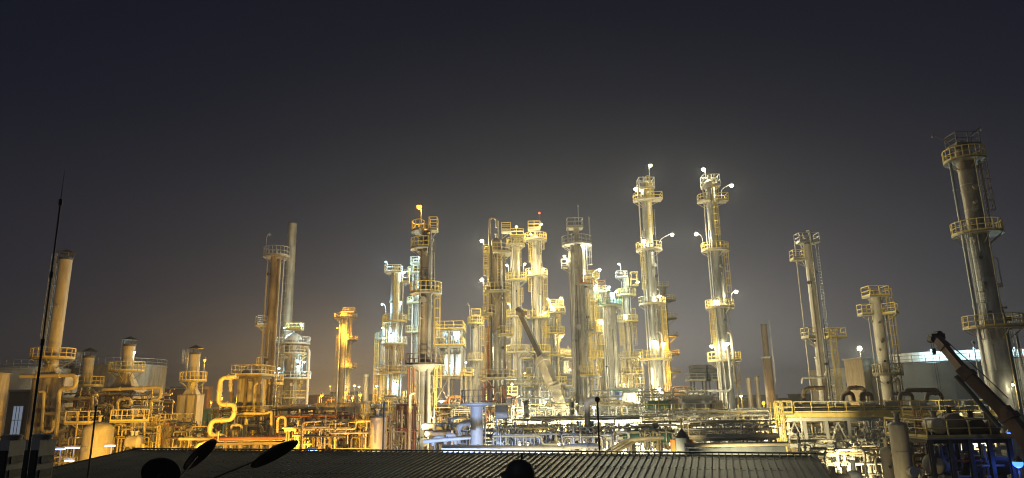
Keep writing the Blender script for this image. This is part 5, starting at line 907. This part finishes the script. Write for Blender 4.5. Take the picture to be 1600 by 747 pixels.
for i, (px, y0, y1, Y) in enumerate(((598, 628, 712, 50), (937, 624, 712, 42), (140, 636, 722, 28))):
    b = U(px, y1, Y); tp = U(px, y0, Y); t = thing('dark_pole', ['black thin pole in front of the tan vessel frame', 'black foreground pole right of the broad grey column', 'black thin pole in front of the fat domed drum'][i], 'pole', (b.x, Y, 0)); MB().cyl((0, 0, 0), (0, 0, tp.z), .055 if i < 2 else .035, n=8).build('shaft', 'black', t); MB().sphere((0, 0, tp.z), .16 if i == 1 else .05, 10).build('cap', 'black', t)

# ================================================================ fine pipework filling the low ground
def band(label, px0, px1, Y, dY, py0, py1, n, seed, mats, rr=(.04, .11)):
    a, b = U(px0, 680, Y), U(px1, 680, Y); zt_, zb_ = zat(py0, (a.x + b.x) / 2, Y), zat(py1, (a.x + b.x) / 2, Y)
    manifold('pipe_manifold', label, a.x, b.x, Y, Y + dY, max(.3, zb_), zt_, n, seed, mats, rr)
WM = ('pipe', 'silver', 'cream', 'white_paint', 'galv', 'pipe_yellow'); OM = ('pipe_yellow', 'pipe', 'steel_brown', 'rust', 'steel_dark', 'yellow', 'clad_tan')
for i, a in enumerate((('fine pale lines above the roof edge right of the flat-topped vessel', 770, 870, 56, 4, 666, 706, 40, WM), ('fine pale lines above the roof edge before the broad column', 860, 960, 56, 4, 668, 706, 40, WM), ('fine pale lines above the roof edge left of the hooded tank', 955, 1062, 57, 4, 664, 706, 44, WM), ('fine pale lines above the roof edge right of the hooded tank', 1072, 1215, 58, 4, 662, 690, 44, WM), ('thin white lines before the twin tower feet', 1000, 1220, 74, 4, 640, 672, 50, WM), ('slim lines under the steel building and slim pale column', 676, 760, 76, 4, 636, 672, 34, OM), ('slim golden lines behind the fat domed drum', 110, 245, 80, 4, 612, 668, 46, OM), ('slim golden lines before the furnace walls', 62, 130, 76.5, 1.5, 606, 690, 24, OM), ('slim golden lines around the square pipe loops', 318, 420, 77, 4, 640, 694, 40, OM), ('slim orange lines low on the orange racks', 440, 575, 62, 4, 660, 702, 46, OM), ('slim golden lines at the caged drum', 240, 320, 72, 4, 660, 700, 26, OM), ('slim lines under the right half of the pipe bridge', 1390, 1560, 54, 3, 655, 700, 36, WM), ('thin dim lines at the bottom under the pipe bridge', 1270, 1400, 50, 3, 690, 745, 34, WM), ('pale lines in front of the crane foot', 800, 905, 72, 3, 636, 668, 34, WM), ('pale lines at the feet of the columns right of centre', 905, 1010, 78, 3, 632, 668, 36, WM))):
    band(a[0], *a[1:8] if False else a[1:7], a[7], 300 + i, a[8])
for i, (pts, Y, r, lab) in enumerate((([(104, 668), (105, 640), (126, 640)], 72, .12, 'slim golden elbow left of the fat domed drum'), ([(176, 700), (178, 664), (196, 663), (196, 690)], 73, .11, 'slim golden arch right of the fat domed drum'), ([(205, 690), (207, 650), (226, 649), (225, 700)], 74, .12, 'slim golden arch left of the stepped pipe'), ([(288, 700), (289, 668), (320, 667)], 75, .1, 'slim golden elbow right of the caged drum'), ([(360, 700), (361, 664), (378, 664), (377, 700)], 72, .13, 'slim golden arch left of the blind-ended pipe'), ([(396, 640), (398, 600), (409, 598)], 79, .14, 'golden elbow rising to the crowned column'), ([(433, 690), (434, 652), (446, 651), (446, 690)], 70, .12, 'slim golden arch right of the crowned column foot'), ([(700, 640), (701, 620), (722, 620), (722, 640)], 92, .2, 'orange arch pipe under the steel building'), ([(640, 704), (641, 616), (648, 614)], 66, .13, 'tall white standpipe left of the near column'), ([(806, 700), (805, 622), (812, 618)], 68, .1, 'tall thin pale pipe left of the crane'), ([(861, 690), (862, 622)], 70, .08, 'thin upright pale pipe crossing the crane boom'), ([(1001, 668), (1002, 690), (1030, 691)], 62, .14, 'pale elbow low left of the fan deck'), ([(1165, 690), (1166, 666), (1212, 665)], 60, .1, 'pale hoop pipe right of the fan deck'))):
    loop_pipe('slim_pipe', lab, pts, Y, r, 'pipe_yellow' if 'golden' in lab else ('orange_paint' if 'orange' in lab else 'cream'))
walk = frame('walkway', 'low yellow-railed walkway across the middle in front of the racks', 'walkway', U(805, 690, 57).x, U(925, 690, 57).x, 61.5, 62.6, [zat(678, 3, 61.5)], 6, 1, 'galv', (0,), (0,), w=.12)
walk2 = frame('walkway', 'low pale-railed walkway above the roof edge right of the hooded tank', 'walkway', U(1080, 690, 52).x, U(1212, 690, 52).x, 52, 53, [zat(686, 14, 52)], 6, 1, 'galv', (0,), (0,), w=.12, rm='cream')

# ================================================================ foreground: sheet-metal roof, terrace things
rR, rL = U(1268, 712, 33), U(214, 703, 44)
ridge = rR.z * .5 + rL.z * .5; dv = Vector((rR.x - rL.x, rR.y - rL.y, 0)); Lw = dv.length; az = math.atan2(dv.y, dv.x); nr = 128; rw = Lw / nr; slope = .108; RL = 22.
rf = thing('sheet_roof_building', 'long low building with dark ribbed sheet-metal roof in the foreground', 'building', (rL.x, rL.y, 0), az)
pr = [(0, 0), (.30, 0), (.36, .05), (.44, .05), (.50, 0), (1, 0)]
def sheet_mesh(L):
    mb = MB(); n = len(pr); vs = []
    for y in (0, -L): vs += [((x * rw), y, h * 1.2 + y * slope) for x, h in pr]
    mb.add(vs, [(i, i + 1, n + i + 1, n + i) for i in range(n - 1)])
    for y in (-1.1, -3.4, -5.7, -8): mb.box((.40 * rw, y, .075 + y * slope), (.05, .05, .05)); mb.bar((.52 * rw, y, .004 + y * slope), (.99 * rw, y, .004 + y * slope), .015, .012)
    return mb.mesh('roof_sheet', 'roof_sheet')
sm_ = sheet_mesh(RL)
rb_ = MB(); rb_.add([(.34 * rw, 0, .064), (.46 * rw, 0, .064), (.46 * rw, -RL, .064 - RL * slope), (.34 * rw, -RL, .064 - RL * slope), (.30 * rw, 0, .006), (.52 * rw, 0, .006), (.52 * rw, -RL, .006 - RL * slope), (.30 * rw, -RL, .006 - RL * slope)], [(0, 1, 2, 3), (4, 0, 3, 7), (1, 5, 6, 2)]); rbm = rb_.mesh('rib_shade_dirt', 'steel_dark')  # dark strips along the ribs: their shading and dirt put in as colour
for i in range(nr): q = link('roof_sheet', sm_, rf, (i * rw, 0, ridge + .002 * ((i * 7) % 3))); link('rib_shade_dirt', rbm, q)
MB().box((Lw / 2, .02, ridge + .10), (Lw + .4, .34, .06)).build('ridge_cap', 'black', rf)
bs = MB(); vs = []
for y in (0, 3): vs += [(-.0, y, ridge - .03 - y * .2), (Lw, y, ridge - .03 - y * .2)]
bs.add(vs, [(0, 1, 3, 2)]); bs.build('rear_slope', 'black', rf)
for x in (-.08, Lw + .06):
    g_ = MB(); g_.add([(x, 0, ridge + .12), (x, -RL, ridge + .12 - RL * slope), (x, -RL, ridge - .35 - RL * slope), (x, 0, ridge - .35), (x + .06, 0, ridge + .12), (x + .06, -RL, ridge + .12 - RL * slope), (x + .06, -RL, ridge - .35 - RL * slope), (x + .06, 0, ridge - .35)], [(0, 1, 2, 3), (7, 6, 5, 4), (0, 4, 5, 1), (3, 2, 6, 7), (1, 5, 6, 2), (0, 3, 7, 4)]); g_.build('barge_board', 'black', rf)
MB().box((Lw / 2, -9.2, (ridge - 2.6) / 2), (Lw - .6, 19, ridge - 2.6)).build('wall', 'concrete', rf)

# terrace near the camera, at left
ter = MB().box((-8.5, 8.2, 3.9), (9.0, 5.0, 7.8)); struct('terrace_floor', ter, 'black')
def ac(label, px0, px1, ytop, Y):
    a, b = U(px0, ytop, Y), U(px1, ytop, Y); wd = b.x - a.x; t = thing('air_conditioner', label, 'air conditioner', (a.x + wd * .25, Y, 7.8)); h = a.z - 7.8
    wd *= .5; MB().box((0, .14, h / 2), (wd, .28, h)).build('case', 'ac_case', t); MB().lathe([(.1, 0), (.11, .05), (.09, .06), (.001, .06)], 20, (0, .14, h)).build('top_cap', 'ac_case', t)
    MB().box((0, -.01, h * .5), (wd * .86, .02, h * .84)).build('fan_grille', 'black', t)
    for k in range(7): MB().box((wd / 2 + .005, .14, h * (.18 + .11 * k)), (.02, .2, h * .06)).build('louvre', 'steel_dark', t)
    return t
ac('air conditioner outdoor unit in the bottom left corner, cut by the picture edge', -8, 40, 689, 8.0); ac('air conditioner outdoor unit second from the left edge, beside the mast', 41, 85, 688, 7.9)
ma = U(53, 700, 6.6); mt = thing('antenna_mast', 'thin black antenna mast rising at far left before the tall stack', 'mast', (ma.x, 6.6, 6.0)); zm1 = zat(316, ma.x, 6.6) - 6; zm2 = zat(266, ma.x, 6.6) - 6; mt.rotation_euler = (0, -.014, 0)
MB().cyl((0, 0, 0), (0, 0, zm1 * .74), .0115, n=8).cyl((0, 0, zm1 * .74), (0, 0, zm1), .008, n=8).build('pole', 'black', mt); MB().cyl((0, 0, zm1), (0, 0, zm2), .004, .002, n=6).build('whip', 'black', mt)
for z in (.74, .86, .995): MB().cyl((0, 0, zm1 * z), (0, 0, zm1 * z + .06), .017, n=8).build('clamp', 'black', mt)
MB().bar((-.14, 0, zm1 * .50), (.0, 0, zm1 * .512), .05).build('bracket', 'black', mt)
MB().box((-9, 6.6, 5.9), (.5, .5, .2))
# satellite dishes seen nearly edge-on
def dish(label, c, Y, major, minor_ratio, tilt, arm_to):
    o = U(c[0], c[1], Y); t = thing('satellite_dish', label, 'satellite dish', o); Rm = major / 2
    mb = MB().lathe_smooth([(.001, .24 * Rm), (Rm * .35, .21 * Rm), (Rm * .7, .12 * Rm), (Rm, 0.), (Rm * 1.03, -.01), (Rm, -.03), (Rm * .7, .08 * Rm), (.001, .19 * Rm)], 28)
    d = mb.build('reflector', 'black', t)
    # facing direction: mostly sideways and up so the bowl is seen at a slant
    ax = Vector((math.sin(tilt) * math.sqrt(1 - minor_ratio ** 2), minor_ratio, math.cos(tilt) * math.sqrt(1 - minor_ratio ** 2))); d.rotation_euler = ax.to_track_quat('Z', 'Y').to_euler()
    e_ = U(arm_to[0], arm_to[1], Y * .93) - o; MB().tube([e_ * .12, e_], .012, 6).build('feed_arm', 'steel_dark', t); MB().cyl(e_ * .96, e_ * 1.12, .04, .05, n=10).build('feed_horn', 'steel_dark', t)
    return t
dish('dark satellite dish tilted left, above the roof at left of centre', (312, 709), 11, .58, .03, R(-49), (276, 752)); dish('larger dark satellite dish, right of the tilted one above the roof', (429, 708), 11, .74, .10, R(-31), (322, 752)); dish('dark rounded satellite dish low at the bottom, left of the other two', (252, 738), 10, .5, .8, R(-20), (238, 765))
vt = U(812, 738, 9.0); ve = thing('roof_cowl', 'black rounded cowl with a spike at the bottom edge, centre', 'vent', (vt.x, 9.0, vt.z - 1.0)); MB().lathe_smooth([(.16, 0), (.16, .85), (.19, .9), (.19, 1.0), (.15, 1.1), (.08, 1.15), (.001, 1.16)], 20).build('cowl', 'black', ve); MB().cyl((.03, 0, 1.1), (.03, 0, 1.23), .012, n=6).build('spike', 'black', ve); MB().cyl((-.05, 0, .98), (-.2, -.02, .9), .1, .11, n=14).build('snout', 'black', ve)

# strip lights low on the left
for i, (px, y, wd, Y) in enumerate(((92, 702, 1.1, 62), (113, 700, 1.3, 62), (172, 697, .9, 62), (489, 703, .6, 46), (108, 720, .8, 60))):
    p = U(px, y, Y); t = thing('strip_light', ['left blue-white strip light above the air conditioners', 'second blue-white strip light, nearer the fat drum', 'short blue-white strip light right of the fat drum', 'tiny blue-white strip light peeping over the roof edge', 'low blue-white strip light under the left pair'][i], 'lamp', p); MB().box((0, 0, .14), (wd, .3, .1)).build('canopy', 'steel_dark', t); MB().cyl((-wd / 2, 0, 0), (wd / 2, 0, 0), .06, n=8).build('tube', 'tube_blue', t); MB().bar((0, .3, .1), (0, .3, -p.z), .1).build('post', 'steel_dark', t); put_light(t, (0, -.3, -.25), 'blue', 25, .2)

# added floodlights, unseen behind the sheet-roof building, that brighten the process units
def flood(label, px, Y, z, aim, colour, power, spot=120):
    p = U(px, 700, Y); t = thing('added_floodlight', label, 'lamp', (p.x, Y, 0)); MB().cyl((0, 0, 0), (0, 0, z), .07, n=8).build('post', 'galv', t); d = (Vector(aim) - Vector((p.x, Y, z))).normalized(); q = d.to_track_quat('Z', 'Y').to_euler()
    hd = MB().box((0, 0, 0), (.5, .4, .22)).build('lamp_head', 'grey_paint', t, (0, 0, z + .2)); hd.rotation_euler = q
    gl = MB().box((0, 0, 0), (.44, .34, .02)).build('glass', 'bulb_' + colour, t, Vector((0, 0, z + .2)) + d * .125); gl.rotation_euler = q
    l = put_light(t, Vector((0, 0, z + .2)) + d * .3, colour, power, .2, spot); l.rotation_euler = (-d).to_track_quat('Z', 'Y').to_euler()
FW = {'sodium': 'orange', 'white': 'white', 'blue': 'blue', 'warm': 'warm'}
for i, (px, Y, z, apx, apy, aY, c, p, wh) in enumerate(((128, 57, 4.2, 92, 610, 78, 'sodium', 3400, 'facing the tall left furnace'), (190, 57, 4.2, 192, 600, 84, 'sodium', 3600, 'facing the capped furnaces'), (255, 60, 4.2, 280, 640, 82, 'sodium', 1300, 'facing the caged drum'), (350, 60, 4.2, 365, 610, 80, 'sodium', 2200, 'facing the square pipe loops'), (425, 60, 4.2, 418, 560, 90, 'sodium', 6000, 'facing the crowned column'), (520, 58, 4.0, 530, 650, 80, 'sodium', 1700, 'facing the orange racks'), (610, 56, 4.0, 625, 600, 73, 'sodium', 1500, 'facing the tan vessel'), (700, 45, 4.0, 720, 640, 64, 'blue', 2600, 'facing the flat-topped vessel'), (790, 44, 4.0, 840, 690, 56, 'blue', 500, 'facing the long blue pipe'), (745, 66, 4.0, 790, 500, 92, 'warm', 6000, 'facing the dark brown column'), (860, 60, 4.2, 880, 560, 90, 'white', 6500, 'facing the crane boom'), (960, 60, 4.2, 950, 580, 100, 'warm', 5500, 'facing the pointed column'), (1040, 60, 4.2, 1060, 620, 84, 'white', 5000, 'facing the fan deck'), (1190, 56, 4.2, 1280, 560, 84, 'warm', 4500, 'facing the slim pale tower'), (1300, 48, 4.0, 1380, 540, 78, 'warm', 3000, 'facing the shorter pale tower'), (1500, 53, 3.5, 1560, 500, 64, 'white', 3200, 'facing the far right tower'), (1350, 44, 3.0, 1405, 690, 46, 'warm', 90, 'beside the tall tan vessel'), (1325, 50, 3.0, 1340, 660, 64, 'warm', 800, 'facing the pipe bridge'), (640, 58, 4.2, 668, 440, 73, 'warm', 7000, 'facing the upper near column'), (890, 62, 4.2, 906, 450, 91, 'warm', 8500, 'facing the upper broad grey column'), (905, 47, 3.6, 900, 676, 60, 'warm', 420, 'facing the central low rack'), (1030, 46, 3.6, 1030, 676, 60, 'warm', 1200, 'facing the green drum'), (1150, 43, 3.4, 1150, 684, 58, 'warm', 1000, 'facing the covered load'), (820, 48, 3.6, 815, 676, 60, 'warm', 180, 'facing the instrument box'))):
    flood(f'{FW[c]} added floodlight unseen behind the sheet roof, {wh}', px, Y, z, U(apx, apy, aY), c, p, 52 if 'pale tower' in wh or 'far right' in wh or 'upper' in wh else 120)

# ================================================================ the air: night haze round the whole place
hz = MB().box((0, 545, 25), (2320, 1230, 52)).mesh('haze', 'ground'); hz.materials.clear(); hm = bpy.data.materials.new('haze_air'); hm.use_nodes = True; hn = hm.node_tree; hn.nodes.clear(); ho = hn.nodes.new('ShaderNodeOutputMaterial'); hv = hn.nodes.new('ShaderNodeVolumePrincipled'); hv.inputs['Color'].default_value = (.84, .90, 1.0, 1); hv.inputs['Density'].default_value = .0008; hv.inputs['Anisotropy'].default_value = .15; hn.links.new(hv.outputs[0], ho.inputs['Volume']); hz.materials.append(hm); ho_ = link('haze', hz); ho_['kind'] = 'stuff'; hm.cycles.homogeneous_volume = True
